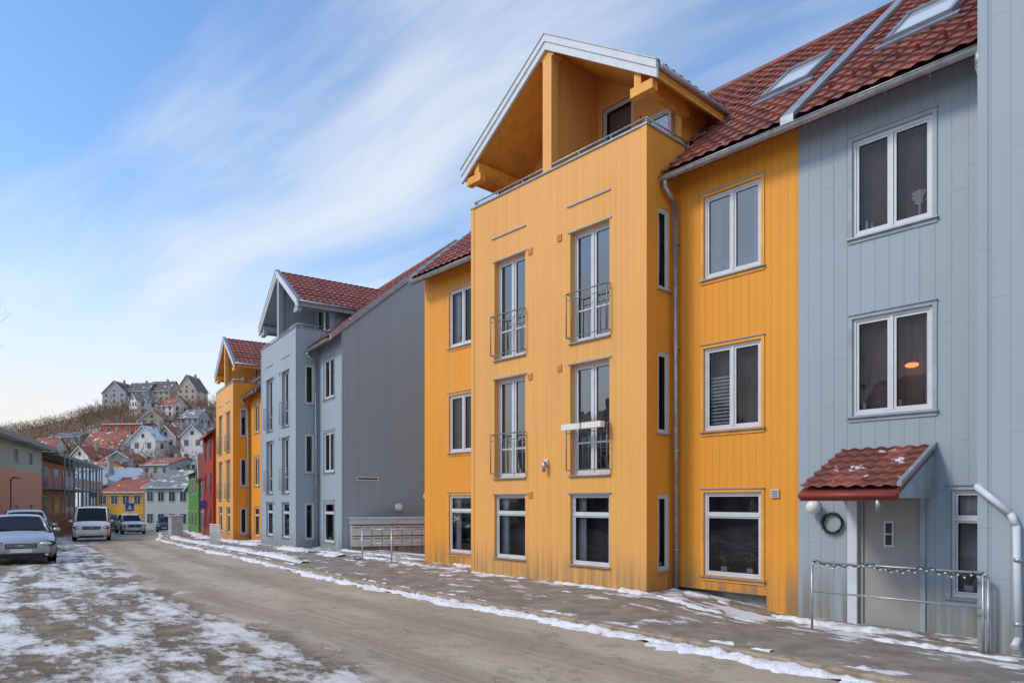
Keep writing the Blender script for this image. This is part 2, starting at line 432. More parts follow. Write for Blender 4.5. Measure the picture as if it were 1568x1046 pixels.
    def gab(x,sgn):
        W.poly([(x,.9,B0),(x,10.6,B0),(x,10.6,8.2),(x,RY,RZ-.06),(x,.9,zr(.9)-.06)],REC)
        Fh=o.p('rake_flashing'); e=x+sgn*.10; i=x-sgn*.06
        for (ya,za,yb,zb) in ((.45,zr(.45),RY,RZ),(11.05,zr(.45),RY,RZ)):
            Fh.hexa([(i,ya,za-.10),(e,ya,za-.10),(e,yb,zb-.10),(i,yb,zb-.10),(i,ya,za+.10),(e,ya,za+.10),(e,yb,zb+.10),(i,yb,zb+.10)],FLASH)
    if right_gable: gab(xr,1)
    if left_gable: gab(xl,-1)
    # ---------------- dormer over balcony
    xc=-2.65; hw=2.86; ze=9.72; za=11.60; sl=(za-ze)/hw; t=.17; DR=o.p('dormer_roof')
    for sg in (-1,1):
        xe=xc+sg*hw
        DR.hexa([(xe,.03,ze-t),(xc,.03,za-t),(xc,5.0,za-t),(xe,5.0,ze-t),(xe,.03,ze),(xc,.03,za),(xc,5.0,za),(xe,5.0,ze)],TRIM)
        V=Vector((-sg*hw,0,za-ze))
        tiles(o.p('dormer_tiles'),(xe,0.02,ze),(0,1,0),V,4.95,math.hypot(hw,za-ze),TILE)
        BB=o.p('bargeboards'); xo=xe+sg*.04; zo=ze-.04*sl
        for (y0,y1,hh_,up,mm) in ((-.03,.028,.30,.05,WTRIM),(-.055,-.031,.15,.07,WTRIM)):
            BB.hexa([(xo,y0,zo-hh_+up),(xc,y0,za-hh_+up),(xc,y1,za-hh_+up),(xo,y1,zo-hh_+up),(xo,y0,zo+up),(xc,y0,za+up),(xc,y1,za+up),(xo,y1,zo+up)],mm)
        BB.hexa([(xo,-.07,zo+.071),(xc,-.07,za+.071),(xc,.10,za+.071),(xo,.10,zo+.071),(xo,-.07,zo+.095),(xc,-.07,za+.095),(xc,.10,za+.095),(xo,.10,zo+.095)],FLASH)
        xb=xc+sg*(hw-.38)
        zb=ze-t+.38*sl
        o.p('dormer_beams').box(min(xb,xb-sg*.16),max(xb,xb-sg*.16),.05,1.7,zb-.26,zb-.01,TRIM)
        DR.box(min(xe,xe-sg*.03),max(xe,xe-sg*.03),.03,4.9,ze-t-.05,ze-t+.02,TRIM)
        DR.cyl((xe+sg*.05,.05,ze-.03),(xe+sg*.05,2.6,ze-.03),.055,METAL,8)
        xw=xc+sg*2.3
        W.poly([(xw,1.66,7.9),(xw,5,7.9),(xw,5,ze+.2),(xw,1.66,ze+.2)],TRIM)
        xq0=xc+sg*(hw-.62); xq1=xc+sg*(hw-.1)
        o.p('dormer_beams').box(min(xq0,xq1),max(xq0,xq1),.031,.05+.15,ze-t-.20,ze-t-.02,TRIM)
    zs=lambda x: za-t-abs(x-xc)*sl+.03
    dx0,dx1=xc+.18,xc+1.05
    W.poly([(xc-2.3,1.66,7.9),(xc,1.66,7.9),(xc,1.66,zs(xc)),(xc-2.3,1.66,zs(xc-2.3))],BAY)
    W.poly([(xc,1.66,7.9),(dx0,1.66,7.9),(dx0,1.66,zs(dx0)),(xc,1.66,zs(xc))],BAY)
    W.poly([(dx1,1.66,7.9),(xc+2.3,1.66,7.9),(xc+2.3,1.66,zs(xc+2.3)),(dx1,1.66,zs(dx1))],BAY)
    W.poly([(dx0,1.66,10.6),(dx1,1.66,10.6),(dx1,1.66,zs(dx1)),(dx0,1.66,zs(dx0))],BAY)
    Md=lambda a,d,z:(a,1.66+d,z)
    window(o,Md,dx0,dx1,7.9,10.6,'single',WHITE,.1,BROWN,GLA,casing=False)
    window(o,lambda a,d,z:(a,1.58+d,z),xc+1.4,xc+2.1,8.9,9.85,'single',WHITE,.07,CURT,GLB,casing=False)  # white backing colour stands in for the sky reflected in this pane
    window(o,lambda a,d,z:(a,1.58+d,z),xc-1.7,xc-.7,8.1,10.0,'single',WHITE,.07,DARK,GLA,casing=False)
    o.p('wall_vents').box(xc+1.15,xc+1.27,1.62,1.659,9.9,10.05,TRIM)
    PT=o.p('balcony_partition'); PT.box(xc-.05,xc+.05,.26,1.655,7.9,zs(xc)-.06,BAY)
    PI=o.p('balcony_post'); PI.box(xc-.13,xc+.13,.035,.25,8.0,zs(xc)-.12,BAY)
    PI.box(xc-.2,xc+.2,.034,.3,zs(xc)-.28,zs(xc)-.05,TRIM)
    LM=o.p('balcony_lamp'); LM.cyl((xc+.05,1.0,9.32),(xc+.13,1.0,9.32),.07,METAL,12); LM.ball((xc+.2,1.0,9.27),.13,LAMPW,14,9)
    CH=o.p('balcony_chair')
    for k in range(3): CH.cyl((xc+.5+.1*k,.45,7.9),(xc+.7+.1*k,.6,8.95),.012,DMETAL,6); CH.cyl((xc+.9-.1*k,.45,7.9),(xc+.6-.1*k,.6,8.93),.012,DMETAL,6)
    if downpipe:
        DP=o.p('downpipe'); DP.pipe([(.12,.42,7.75),(.12,.42,7.6),(.12,.74,7.4),(.12,.78,-.05)],.045,METAL,10)
        for z in (6.6,4.6,2.6,.7): DP.cyl((.12,.78,z),(.12,.78,z+.05),.055,METAL,10); DP.box(.1,.14,.78,.9,z+.01,z+.04,METAL)
    return o

def skylight(o,x0,x1,y0,y1):
    K=o.p('skylight'); n=Vector((0,-PITCH,1)).normalized()
    def P(x,y,h): return Vector((x,y,zr(y)))+n*h
    def bx(a0,a1,b0,b1,h0,h1,m): K.hexa([P(a0,b0,h0),P(a1,b0,h0),P(a1,b1,h0),P(a0,b1,h0),P(a0,b0,h1),P(a1,b0,h1),P(a1,b1,h1),P(a0,b1,h1)],m)
    w=.07
    bx(x0,x1,y0,y0+w,0,.16,FLASH); bx(x0,x1,y1-w,y1,0,.18,FLASH); bx(x0,x0+w,y0+w,y1-w,0,.16,FLASH); bx(x1-w,x1,y0+w,y1-w,0,.16,FLASH)
    bx(x0-.12,x1+.12,y0-.16,y0-.001,.05,.10,FLASH)
    bx(x0+w,x1-w,y0+w,y1-w,.05,.13,SKYG)
def skyglass():
    g_=NG('skylight_glass'); return g_.bsdf((.62,.68,.72),.12,.35,1.0)
SKYG=skyglass()

# ------------------------------------------------------------------ frames
P0=(2.513,12.93); ANG=math.atan2(-.739,.673)
def W2(u,v): return (P0[0]-.673*u+.739*v, P0[1]+.739*u+.673*v)

A=block('orange_apartment_building',(P0[0],P0[1],0),ANG,-8.42,2.47,ORB,ORR,ORS,left_gable=True,cut_base=True)
skylight(A,1.0,1.95,2.45,3.65)
L=A.p('wall_lamp'); L.box(-2.66,-2.56,-.05,0,2.42,2.55,LAMPW); L.cyl((-2.61,-.10,2.50),(-2.61,-.10,2.28),.05,METAL,10,r2=.035)
A.p('wall_vents').box(2.0,2.14,.86,.9,1.72,1.86,WTRIM)
for k in range(4): A.p('wall_vents').box(2.015,2.125,.853,.8599,1.735+k*.03,1.75+k*.03,DMETAL)
C_=A.p('side_porch'); C_.hexa([(-9.2,1.4,1.75),(-8.42,1.4,1.75),(-8.42,3,1.75),(-9.2,3,1.75),(-9.2,1.4,1.85),(-8.42,1.4,2.5),(-8.42,3,2.5),(-9.2,3,1.85)],ORS)
FB=A.p('flower_box')
for q in (0,1): FB.box(-1.95+q*.55,-1.95+q*.55+.5,-.26,-.13,3.10,3.22,LAMPW)
sh_=plain('withered_plants',(.10,.075,.04),.9,nz=.5,scale=30)
rq=random.Random(8)
for i in range(90):
    x=rq.uniform(-1.5,-.9); z=3.20; FB.poly([(x,-.2,z),(x+.01,-.2,z),(x+rq.uniform(-.08,.08),-.2+rq.uniform(-.05,.08),z+rq.uniform(.08,.26))],sh_)
F=A.p('roof_firebreak')
F.hexa([(2.40,.40,zr(.4)),(2.62,.40,zr(.4)),(2.62,RY,RZ),(2.40,RY,RZ),(2.40,.40,zr(.4)+.16),(2.62,.40,zr(.4)+.16),(2.62,RY,RZ+.16),(2.40,RY,RZ+.16)],FLASH)
A.done()

ox,oy=W2(-10.48,0)
Gb=block('gray_apartment_building',(ox,oy,0),ANG,-8.01,2.5,GRB,GRB,GRT,right_gable=True,dorm='doorleft',leftwin=(-7.15,-5.954))
X=lambda x:x-10.48
Wl=Gb.p('walls'); Mr=lambda a,d,z:(a,.9+d,z)
gh=[(X(3.36),X(4.50),5.86,7.38,.1),(X(3.36),X(4.50),3.02,4.55,.1),(X(3.45),X(4.34),-1.2,1.78,.12)]
wall(Wl,Mr,X(2.47),X(5.31),-1.2,8.1,gh+[(X(4.74),X(5.29),.28,1.82,.1)],GRB)
window(Gb,Mr,*gh[0][:4],'casement',GRT,.1,BRROOM,GLA,extra='vases'); window(Gb,Mr,*gh[1][:4],'casement',GRT,.1,BRROOM,GLA,extra='lamp')
window(Gb,Mr,X(4.74),X(5.29),.28,1.82,'transom',GRT,.1,CURT,GLA)
DR=Gb.p('door'); dx0,dx1=X(3.45),X(4.34)
DR.box(dx0,dx0+.06,.93,1.02,-.3,1.78,DOORM); DR.box(dx1-.05,dx1,.93,1.02,-.3,1.78,DOORM); DR.box(dx0+.06,dx1-.05,.93,1.02,1.70,1.78,DOORM)
DR.box(dx0+.065,dx1-.055,.96,1.0,-.28,1.695,DOORM)
DR.box(dx0+.36,dx0+.50,.945,.959,.95,1.35,WTRIM); DR.box(dx0+.385,dx0+.475,.94,.944,.98,1.32,DARK); DR.box(dx0+.385,dx0+.475,.936,.939,1.14,1.16,WTRIM)
DR.cyl((dx0+.12,.95,.68),(dx0+.12,.90,.68),.012,METAL,8); DR.cyl((dx0+.12,.90,.68),(dx0+.25,.90,.68),.011,METAL,8); DR.box(dx0+.10,dx0+.14,.952,.959,.60,.76,METAL)
DR.box(dx0-.16,dx0-.016,.87,.899,-.3,1.75,WTRIM); DR.box(dx0,dx1,.7,.95,-.4,-.28,CONC)
DR.box(dx0-.015,dx0-.001,.86,.899,-.3,1.78,GRT); DR.box(dx1+.001,dx1+.07,.87,.899,-.3,1.78,GRT)
WRH=Gb.p('door_wreath'); cx,cz=X(3.06),1.30
wreathm=plain('wreath_twigs',(.03,.035,.025),.9,nz=.5,scale=40)
for i in range(28):
    t=2*math.pi*i/28; t2=2*math.pi*(i+1)/28
    WRH.cyl((cx+.155*math.cos(t),.86,cz+.155*math.sin(t)),(cx+.155*math.cos(t2),.86,cz+.155*math.sin(t2)),.018+.007*random.random(),wreathm,6)
    for k in range(3):
        q=random.uniform(.14,.17); WRH.cyl((cx+q*math.cos(t),.85,cz+q*math.sin(t)),(cx+(q+.03)*math.cos(t+.2),.83,cz+(q+.03)*math.sin(t+.2)),.004,wreathm,4)
GL=Gb.p('porch_globe_lamp'); GL.cyl((X(2.80),.9,1.62),(X(2.80),.80,1.62),.05,METAL,10); GL.ball((X(2.80),.74,1.56),.115,LAMPW,16,10)
CN=Gb.p('door_canopy'); c0,c1=X(3.2),X(4.52); yf=-.55
cs=(2.44-1.84)/(.9-yf)
CN.hexa([(c0,yf,1.74),(c1,yf,1.74),(c1,.9,2.36),(c0,.9,2.36),(c0,yf,1.82),(c1,yf,1.82),(c1,.9,2.44),(c0,.9,2.44)],REDF)
CN.box(c0-.01,c1+.01,yf-.03,yf,1.66,1.80,REDF)
CN.poly([(c1,yf,1.70),(c1,.9,1.70),(c1,.9,2.40),(c1,yf,1.78)],GRT); CN.poly([(c0,yf,1.70),(c0,.9,1.70),(c0,.9,2.40),(c0,yf,1.78)],GRT)
CN.poly([(c0,yf,1.70),(c1,yf,1.70),(c1,.9,1.70),(c0,.9,1.70)],GRT)
CN.hexa([(c1-.02,yf,1.86),(c1+.04,yf,1.86),(c1+.04,.9,2.47),(c1-.02,.9,2.47),(c1-.02,yf,1.92),(c1+.04,yf,1.92),(c1+.04,.9,2.53),(c1-.02,.9,2.53)],FLASH)
tiles(Gb.p('canopy_tiles'),(c0,yf-.05,1.80),(1,0,0),(0,1,cs),c1-c0-.03,math.hypot(1.5,.62),TILES,per=.20,course=.27)
CN.cyl((c1-.25,yf-.02,1.70),(c1-.25,yf-.02,1.52),.035,METAL,8)
CN.cyl((c0,yf-.07,1.74),(c1,yf-.07,1.74),.04,REDF,8)
DP=Gb.p('white_downpipe'); DP.pipe([(X(5.22),.5,1.86),(X(5.3),-.07,1.84),(X(5.66),-.08,1.50),(X(5.72),-.08,1.35),(X(5.74),-.08,-.05),(X(5.72),-.2,-.15)],.042,WTRIM,12)
for z in (.9,.1): DP.cyl((X(5.74),-.08,z),(X(5.74),-.08,z+.05),.053,METAL,12)
Gb.p('eave_outlet').pipe([(X(5.2),.42,7.75),(X(5.2),.42,7.55),(X(5.2),.7,7.35)],.05,METAL)
skylight(Gb,X(3.3),X(4.35),2.45,3.65)
n=Vector((0,-PITCH,1)).normalized()
for i in range(8):
    x=X(2.9+i*.33); y=1.15+.12*(i%2)
    b=Vector((x,y,zr(y)))
    Gb.p('snow_guards').hexa([b+n*.05,b+n*.05+Vector((.03,0,0)),b+SV*.16+n*.03+Vector((.03,0,0)),b+SV*.16+n*.03,b+n*.17,b+n*.17+Vector((.03,0,0)),b+SV*.04+n*.17+Vector((.03,0,0)),b+SV*.04+n*.17],REDF)
Gb.done()

dB=(-.562,.827); AB=math.atan2(-.827,.562)
Bb=block('gray_apartment_building',(-8.5,27.24,-.2),AB,-8.4,2.6,GRB,GRB,GRT,right_gable=True)
sgn=Bb.p('wall_sign'); sgn.box(2.6,2.63,1.45,2.35,2.62,2.78,WTRIM); sgn.box(2.631,2.635,1.5,2.3,2.67,2.73,DARK)
Bb.p('wall_globe_lamp').ball((2.78,3.1,1.62),.16,LAMPW,14,9); Bb.p('wall_globe_lamp').cyl((2.6,3.1,1.68),(2.7,3.1,1.68),.05,METAL)
Bb.done()
AC=math.atan2(-.842,.539)
block('orange_apartment_building',(-15.3,38,-.5),AC,-8.4,3.3,ORB,ORR,ORS,right_gable=True,rightwin=(1.0,2.15)).done()

# ------------------------------------------------------------------ generic house
HG=plain('house_window_glass',(.06,.07,.09),.15,nz=.3)
def house(name,x,y,z,w,d,h,rh,rot,wallm,roofm,axis='x',nx=3,nz=2,trim=WHITE,chim=True,winw=.9,winh=1.2):
    o=Thing(name,(x,y,z),rot); W=o.p('walls'); R=o.p('roof'); F=o.p('windows')
    W.box(-w/2,w/2,0,d,-3,h,wallm); e=.35
    if axis=='x':
        for (ya,yb) in ((-e,d/2),(d+e,d/2)):
            za=h-e*rh/(d/2)
            R.hexa([(-w/2-e,ya,za),(w/2+e,ya,za),(w/2+e,yb,h+rh),(-w/2-e,yb,h+rh),(-w/2-e,ya,za+.16),(w/2+e,ya,za+.16),(w/2+e,yb,h+rh+.16),(-w/2-e,yb,h+rh+.16)],roofm)
        for xx in (-w/2,w/2): W.poly([(xx,0,h),(xx,d,h),(xx,d/2,h+rh)],wallm)
        R.box(-w/2-e,w/2+e,-e-.05,-e,h-e*rh/(d/2)-.05,h-e*rh/(d/2)+.12,trim)
    else:
        for (xa,xb) in ((-w/2-e,0),(w/2+e,0)):
            za=h-e*rh/(w/2)
            R.hexa([(xa,-e,za),(xb,-e,h+rh),(xb,d+e,h+rh),(xa,d+e,za),(xa,-e,za+.16),(xb,-e,h+rh+.16),(xb,d+e,h+rh+.16),(xa,d+e,za+.16)],roofm)
            R.hexa([(xa,-e-.05,za-.1),(xb,-e-.05,h+rh-.1),(xb,-e-.002,h+rh-.1),(xa,-e-.002,za-.1),(xa,-e-.05,za+.12),(xb,-e-.05,h+rh+.12),(xb,-e-.002,h+rh+.12),(xa,-e-.002,za+.12)],trim)
        for yy in (0,d): W.poly([(-w/2,yy,h),(w/2,yy,h),(0,yy,h+rh)],wallm)
        if rh>1.8: F.box(-.45,.45,-.05,-.001,h+.2,h+1.2,trim); F.box(-.35,.35,-.06,-.051,h+.3,h+1.1,DARK)
    sh=h/nz
    for j in range(nz):
        zc=sh*(j+.55)
        for i in range(nx):
            xx=-w/2+w*(i+.5)/nx
            F.box(xx-winw/2-.08,xx+winw/2+.08,-.05,-.001,zc-winh/2-.08,zc+winh/2+.08,trim)
            F.box(xx-winw/2,xx-.03,-.06,-.051,zc-winh/2,zc+winh/2,HG); F.box(xx+.03,xx+winw/2,-.06,-.051,zc-winh/2,zc+winh/2,HG)
        ny=max(1,int(d/3))
        for sx in (-1,1):
            for i in range(ny):
                yy=d*(i+.5)/ny; x0=sx*w/2
                F.box(min(x0,x0+sx*.05),max(x0,x0+sx*.05),yy-winw/2-.08,yy+winw/2+.08,zc-winh/2-.08,zc+winh/2+.08,trim)
                F.box(min(x0+sx*.051,x0+sx*.06),max(x0+sx*.051,x0+sx*.06),yy-winw/2,yy+winw/2,zc-winh/2,zc+winh/2,HG)
    if chim:
        C=o.p('chimney'); C.box(w*.1,w*.1+.6,d/2-.3,d/2+.3,h+rh*.5,h+rh+.9,CONC)
    o.done(); return o

def snowroof(name,col,amt):
    g_=NG(name); tc=g_.n('ShaderNodeTexCoord').outputs['Object']
    n=g_.noise(tc,.9,6,.6); m=g_.mapr(n,.62-amt*.3,.68-amt*.3)
    return g_.bsdf(g_.mix(m,col,(.62,.65,.70)),.7)
RRED=snowroof('distant_red_roof',(.28,.09,.06),.1); RGRY=snowroof('distant_slate_roof',(.17,.165,.17),.25); RWHT=snowroof('distant_snowy_roof',(.24,.24,.25),.65); RDRK=snowroof('distant_dark_roof',(.12,.105,.10),.1)
YEL=boards('yellow_boards',(.74,.40,.05),.2,.3); PGR=boards('pale_green_boards',(.50,.57,.53),.2,.3,horizontal=True)
GRN=boards('green_boards',(.11,.30,.05),.18,.3); WHB=boards('white_boards',(.74,.72,.68),.2,.25,horizontal=True); BEI=boards('beige_boards',(.52,.43,.33),.2,.25)
GRW=boards('slate_boards',(.38,.385,.38),.2,.25); REW=boards('barn_red_boards',(.52,.10,.06),.2,.25)

def sp_(t): return 3*math.log(1+math.exp(t/3)) if t<60 else t
def g(x,y): return -.18-.028*sp_(min(y,96)-22)

def at_face(xa,ya,xb,yb):
    mx,my=(xa+xb)/2,(ya+yb)/2; w=math.hypot(xb-xa,yb-ya); return mx,my,w,math.atan2(ya-yb,xa-xb)
x,y,w,r=at_face(-19.6,45.4,-22.9,51.3)
house('red_town_house',x,y,-.8,w,9,7.0,2.4,r,REDB,TILE,'x',2,3,REDF)
x,y,w,r=at_face(-23.0,51.6,-25.6,57.0); house('dark_red_town_house',x,y,-1.0,w,9,4.4,1.8,r,REDB,RRED,'y',2,2,WHITE)
x,y,w,r=at_face(-25.9,57.2,-30.4,65.0); house('green_wooden_house',x,y,-1.4,w,10,5.6,2.2,r,GRN,RGRY,'x',3,2,WHITE)
x,y,w,r=at_face(-40.6,87,-47.2,89); house('pale_green_wooden_house',x,y,-2.1,w,9,5.6,2.2,r,PGR,RGRY,'x',4,2,WHITE)
x,y,w,r=at_face(-36.5,84,-40.3,86); house('pale_green_wooden_house',x,y,-2.0,w,8,5.2,2.0,r,PGR,RGRY,'y',1,2,WHITE)
x,y,w,r=at_face(-33,80,-36.0,83); house('gray_wooden_house',x,y,-2.0,w,8,4.2,1.8,r,GRW,RGRY,'x',1,2,WHITE)
x,y,w,r=at_face(-50.6,95,-57.2,95.5); house('yellow_wooden_house',x,y,-2.2,w,8,5.2,1.9,r,YEL,RRED,'x',4,2,WHITE)
x,y,w,r=at_face(-58.6,94,-61.6,96); house('white_wooden_house',x,y,-2.2,w,9,6.4,2.2,r,WHB,RWHT,'y',1,2,WHITE)
x,y,w,r=at_face(-64,104,-68,106); house('yellow_wooden_house',x,y,-2.0,w,9,7.6,2.2,r,YEL,RRED,'x',2,3,WHITE)
xx,yy=W2(-6,-25); house('brick_town_house',xx,yy,-.2,26,10,5.6,3.0,ANG+math.pi,BEI,RGRY,'x',8,2,WHITE)
xx,yy=W2(26,-27); house('gray_town_house',xx,yy,-.2,14,10,6.0,3.0,ANG+math.pi,GRW,RGRY,'x',4,2,WHITE)

# ------------------------------------------------------------------ hill
def pw(a):
    T=[(-1.6,.50),(-1.0,.62),(-.80,.70),(-.74,.74),(-.68,.81),(-.60,.94),(-.50,.97),(-.44,.98),(-.35,.95),(-.1,.7),(.4,.4),(1.2,.2)]
    if a<=T[0][0]: return T[0][1]
    for (p,q),(r,s) in zip(T[:-1],T[1:]):
        if a<=r: return q+(s-q)*(a-p)/(r-p)
    return T[-1][1]
def hill(x,y):
    a=x/y; t=(y-108)/150
    t2=min(1,max(0,t)); k=t2 if t2<.9 else t2-(t2-.9)**2*3
    z=-2.6+pw(a)*42.*k
    if t>1: z-= (t-1)*12
    return z+noise.noise((x*.03,y*.03,0))*2.2*min(1,t2*5)
def hillmat():
    g_=NG('hillside_ground'); tc=g_.n('ShaderNodeTexCoord').outputs['Object']
    n=g_.noise(tc,.06,7,.6); n2=g_.noise(tc,.35,6,.6)
    c=g_.mix(g_.mapr(n2,.35,.65),(.17,.115,.075),(.28,.20,.125)); c=g_.mix(g_.mapr(n,.60,.68,0,.6),c,(.50,.50,.51))
    return g_.bsdf(c,.9,bump=n2,bstr=.4,bdist=.6)
pt=Part(); rows=[]
for j in range(66):
    yy=104+j*5.; rows.append([(a*yy,yy,hill(a*yy,yy)) for a in [(-1.6+i*.025) for i in range(113)]])
pt.grid(rows,hillmat()); single('hill',pt)
rg=random.Random(3)
def hh(a,y,w,h,wm,rm,axis,nx,nz,rh=2.0,name='hillside_house',rot=None,d=8):
    x=a*y; house(name,x,y,hill(x,y)+.6,w,d,h,rh,rg.uniform(-.7,.1) if rot is None else rot,wm,rm,axis,nx,nz,WHITE,True,.9,1.2)
hh(-.562,176,10.5,5.8,REW,RGRY,'x',4,2,.6,'red_apartment_house',-.1)
hh(-.533,178,5,4.8,BEI,RGRY,'x',2,2,1.2)
hh(-.595,156,9,3.0,WHB,RRED,'x',3,1,3.8,'red_roofed_house',-.1)
hh(-.533,148,6.0,6.0,WHB,RWHT,'y',2,2,2.8,'white_gabled_house',-.2)
hh(-.500,152,5.3,5.6,GRW,RRED,'y',2,2,2.4)
hh(-.462,148,5.2,6.0,WHB,RGRY,'y',2,2,2.4,'white_gabled_house',-.1)
hh(-.515,130,7,4.6,GRW,RRED,'x',3,2,1.4)
hh(-.645,176,9,4.4,GRW,RDRK,'x',4,2,1.4)
hh(-.575,250,9,6.4,GRW,RDRK,'y',3,3,4.2,'hilltop_apartment_house',-.1)
hh(-.542,252,8.6,6.4,GRW,RDRK,'x',4,3,3.4,'hilltop_apartment_house',-.1)
hh(-.511,253,8.6,6.2,BEI,RDRK,'x',4,3,3.8,'hilltop_apartment_house',-.1)
hh(-.470,250,7,6.0,BEI,RDRK,'y',3,3,5.0,'hilltop_apartment_house',-.1)
for (a,yy) in ((-.50,212),(-.47,196),(-.515,192),(-.487,172),(-.62,140),(-.68,160),(-.57,138),(-.465,132),(-.44,160),(-.545,214),(-.74,180)):
    hh(a+rg.uniform(-.006,.006),yy,rg.uniform(4.6,6.5),rg.uniform(3.6,4.8),rg.choice([WHB,GRW,BEI,WHB,GRW,WHB]),rg.choice([RRED,RGRY,RRED,RDRK,RGRY]),rg.choice('xy'),rg.choice([2,3]),2,rg.uniform(1.6,2.6),d=6.5)

# ------------------------------------------------------------------ bare vegetation
TWIG=plain('bare_twigs',(.22,.15,.105),.9,nz=.4); TWIG2=plain('reddish_twigs',(.32,.185,.10),.9,nz=.4); EVG=plain('evergreen_foliage',(.08,.09,.045),.9,nz=.5)
def brush(pt,c,r,h,n,mat,w=.05):
    for i in range(n):
        a=random.uniform(0,6.28); q=r*math.sqrt(random.random()); zz=h*random.random()*(1-.4*q/r)
        p=Vector((c[0]+q*math.cos(a),c[1]+q*math.sin(a),c[2]+zz))
        d=Vector((math.cos(a)*.5+random.uniform(-.5,.5),math.sin(a)*.5+random.uniform(-.5,.5),random.uniform(.3,1.3))).normalized()*h*random.uniform(.12,.3)
        s=Vector((random.uniform(-1,1),random.uniform(-1,1),random.uniform(-.3,.3))).normalized()*w
        pt.poly([p-s,p+s,p+d+s*.2,p+d-s*.2],mat)
pt=Part()
for i in range(1100):
    a=random.uniform(-.80,-.36); yy=random.uniform(112,262); xx=a*yy; r=random.uniform(1.5,3.6)
    m=random.choice([TWIG,TWIG,TWIG,TWIG2,TWIG2,EVG]); h=random.uniform(3.0,7.5 if yy<235 else 3.2)
    brush(pt,(xx,yy,hill(xx,yy)-.2),r,h,50,m,.075)
single('hillside_bare_trees',pt)
pt=Part()
for i in range(34):
    t=random.random(); xx=-33-14*t+random.uniform(-1,1); yy=48+32*t
    brush(pt,(xx+1.6,yy,g(xx,yy)),.9,random.uniform(1.2,2.4),160,random.choice([TWIG2,TWIG,TWIG2]),.02)
single('roadside_shrubs',pt)

def bare_tree(name,x,y,z,H,seed,r0=.16,lean=(0,0)):
    rr=random.Random(seed); pt=Part()
    def br(p,d,l,r,k):
        q=p
        for s in range(3):
            d=(d+Vector((rr.uniform(-.16,.16),rr.uniform(-.16,.16),rr.uniform(-.02,.12)))).normalized()
            n=q+d*l/3; pt.cyl(q,n,r*(1-s*.2),TWIG,6 if k<2 else 4,r2=r*(1-(s+1)*.2),caps=False); q=n
            if k<5 and (s>0 or k>0):
                for _ in range(1 if s<2 else 2):
                    a=rr.uniform(0,6.28); sd=Vector((math.cos(a),math.sin(a),rr.uniform(.1,.7)))
                    br(q,(d+sd*.8).normalized(),l*rr.uniform(.55,.75),r*.45,k+1)
    br(Vector((0,0,-.2)),Vector((lean[0],lean[1],1)).normalized(),H*.42,r0,0)
    return single(name,pt,(x,y,z))
bare_tree('bare_birch_tree',-25.9,30.5,-.4,11.8,4)
bare_tree('bare_birch_tree',-13,-6,-.2,11,9)
bare_tree('bare_birch_tree',-20,4,-.2,12,12)

# ------------------------------------------------------------------ brick apartment on the left
BR=NG('brick'); tc=BR.n('ShaderNodeTexCoord').outputs['Object']
sp=BR.n('ShaderNodeSeparateXYZ'); BR.l(tc,sp.inputs[0]); cb=BR.n('ShaderNodeCombineXYZ'); BR.l(BR.math('ADD',sp.outputs[0],sp.outputs[1]),cb.inputs[0]); BR.l(sp.outputs[2],cb.inputs[1])
bt=BR.n('ShaderNodeTexBrick'); BR.l(cb.outputs[0],bt.inputs['Vector']); bt.inputs['Scale'].default_value=4.; bt.inputs['Color1'].default_value=(.66,.27,.15,1); bt.inputs['Color2'].default_value=(.54,.21,.12,1); bt.inputs['Mortar'].default_value=(.52,.40,.32,1)
BRICK=BR.bsdf(bt.outputs[0],.85)
OLV=boards('olive_boards',(.36,.35,.29),.15,.3)
o=Thing('brick_apartment_building',(-35.5,48,-1.0),math.atan2(.912,-.41))
W=o.p('walls'); M=lambda a,d,z:(a,d,z)
hl=[(-11,-9.6,1.2,2.5,.1),(-6,-4.6,1.2,2.5,.1),(-1,.4,1.2,2.5,.1),(4,5.4,1.2,2.5,.1),(9,10.4,1.2,2.5,.1)]
wall(W,M,-16,14,-1,5.0,hl,BRICK); wall(W,M,-16,14,5.0,7.1,[(-6,-4.6,5.5,6.7,.1),(4,5.4,5.5,6.7,.1),(9,10.4,5.5,6.7,.1)],OLV)
for h in hl: window(o,M,*h[:4],'casement',WHITE,.1,DARK,GLA,casing=False)
for a in (-6,4,9): window(o,M,a,a+1.4,5.5,6.7,'casement',WHITE,.1,DARK,GLA,casing=False)
W.poly([(-16,0,-1),(-16,11,-1),(-16,11,7.1),(-16,0,7.1)],BRICK); W.poly([(14,0,-1),(14,11,-1),(14,11,7.1),(14,0,7.1)],BRICK); W.poly([(-16,11,-1),(14,11,-1),(14,11,7.1),(-16,11,7.1)],BRICK); W.box(14.01,40,1.2,11,-1,6.6,BRICK)
o.p('roof').hexa([(-17,-.9,7.1),(15,-.9,7.1),(15,12,7.4),(-17,12,7.4),(-17,-.9,7.42),(15,-.9,7.42),(15,12,7.7),(-17,12,7.7)],RWHT)
o.p('roof').box(-17,15,-.95,-.9,7.05,7.4,DMETAL)
o.p('roof').box(14.5,41,-1.2,11,6.7,7.0,DMETAL)
B_=o.p('balconies')
for k in range(5):
    x0=14.6+k*5.2; x1=x0+4.6
    for z in (.9,3.7):
        B_.box(x0,x1,-1.6,1.2,z,z+.18,CONC)
        B_.box(x0,x1,-1.62,-1.58,z+.25,z+1.15,plain('balcony_panel',(.24,.23,.22),.3))
        B_.cyl((x0,-1.6,z+1.2),(x1,-1.6,z+1.2),.03,DMETAL,6)
        W.box(x0+.8,x0+3.6,1.15,1.199,z+.2,z+2.3,WHITE); W.box(x0+.9,x0+3.5,1.1,1.149,z+.3,z+2.2,HG)
    for xx in (x0,x1,(x0+x1)/2): B_.box(xx-.06,xx+.06,-1.66,-1.54,-1,6.7,DMETAL)
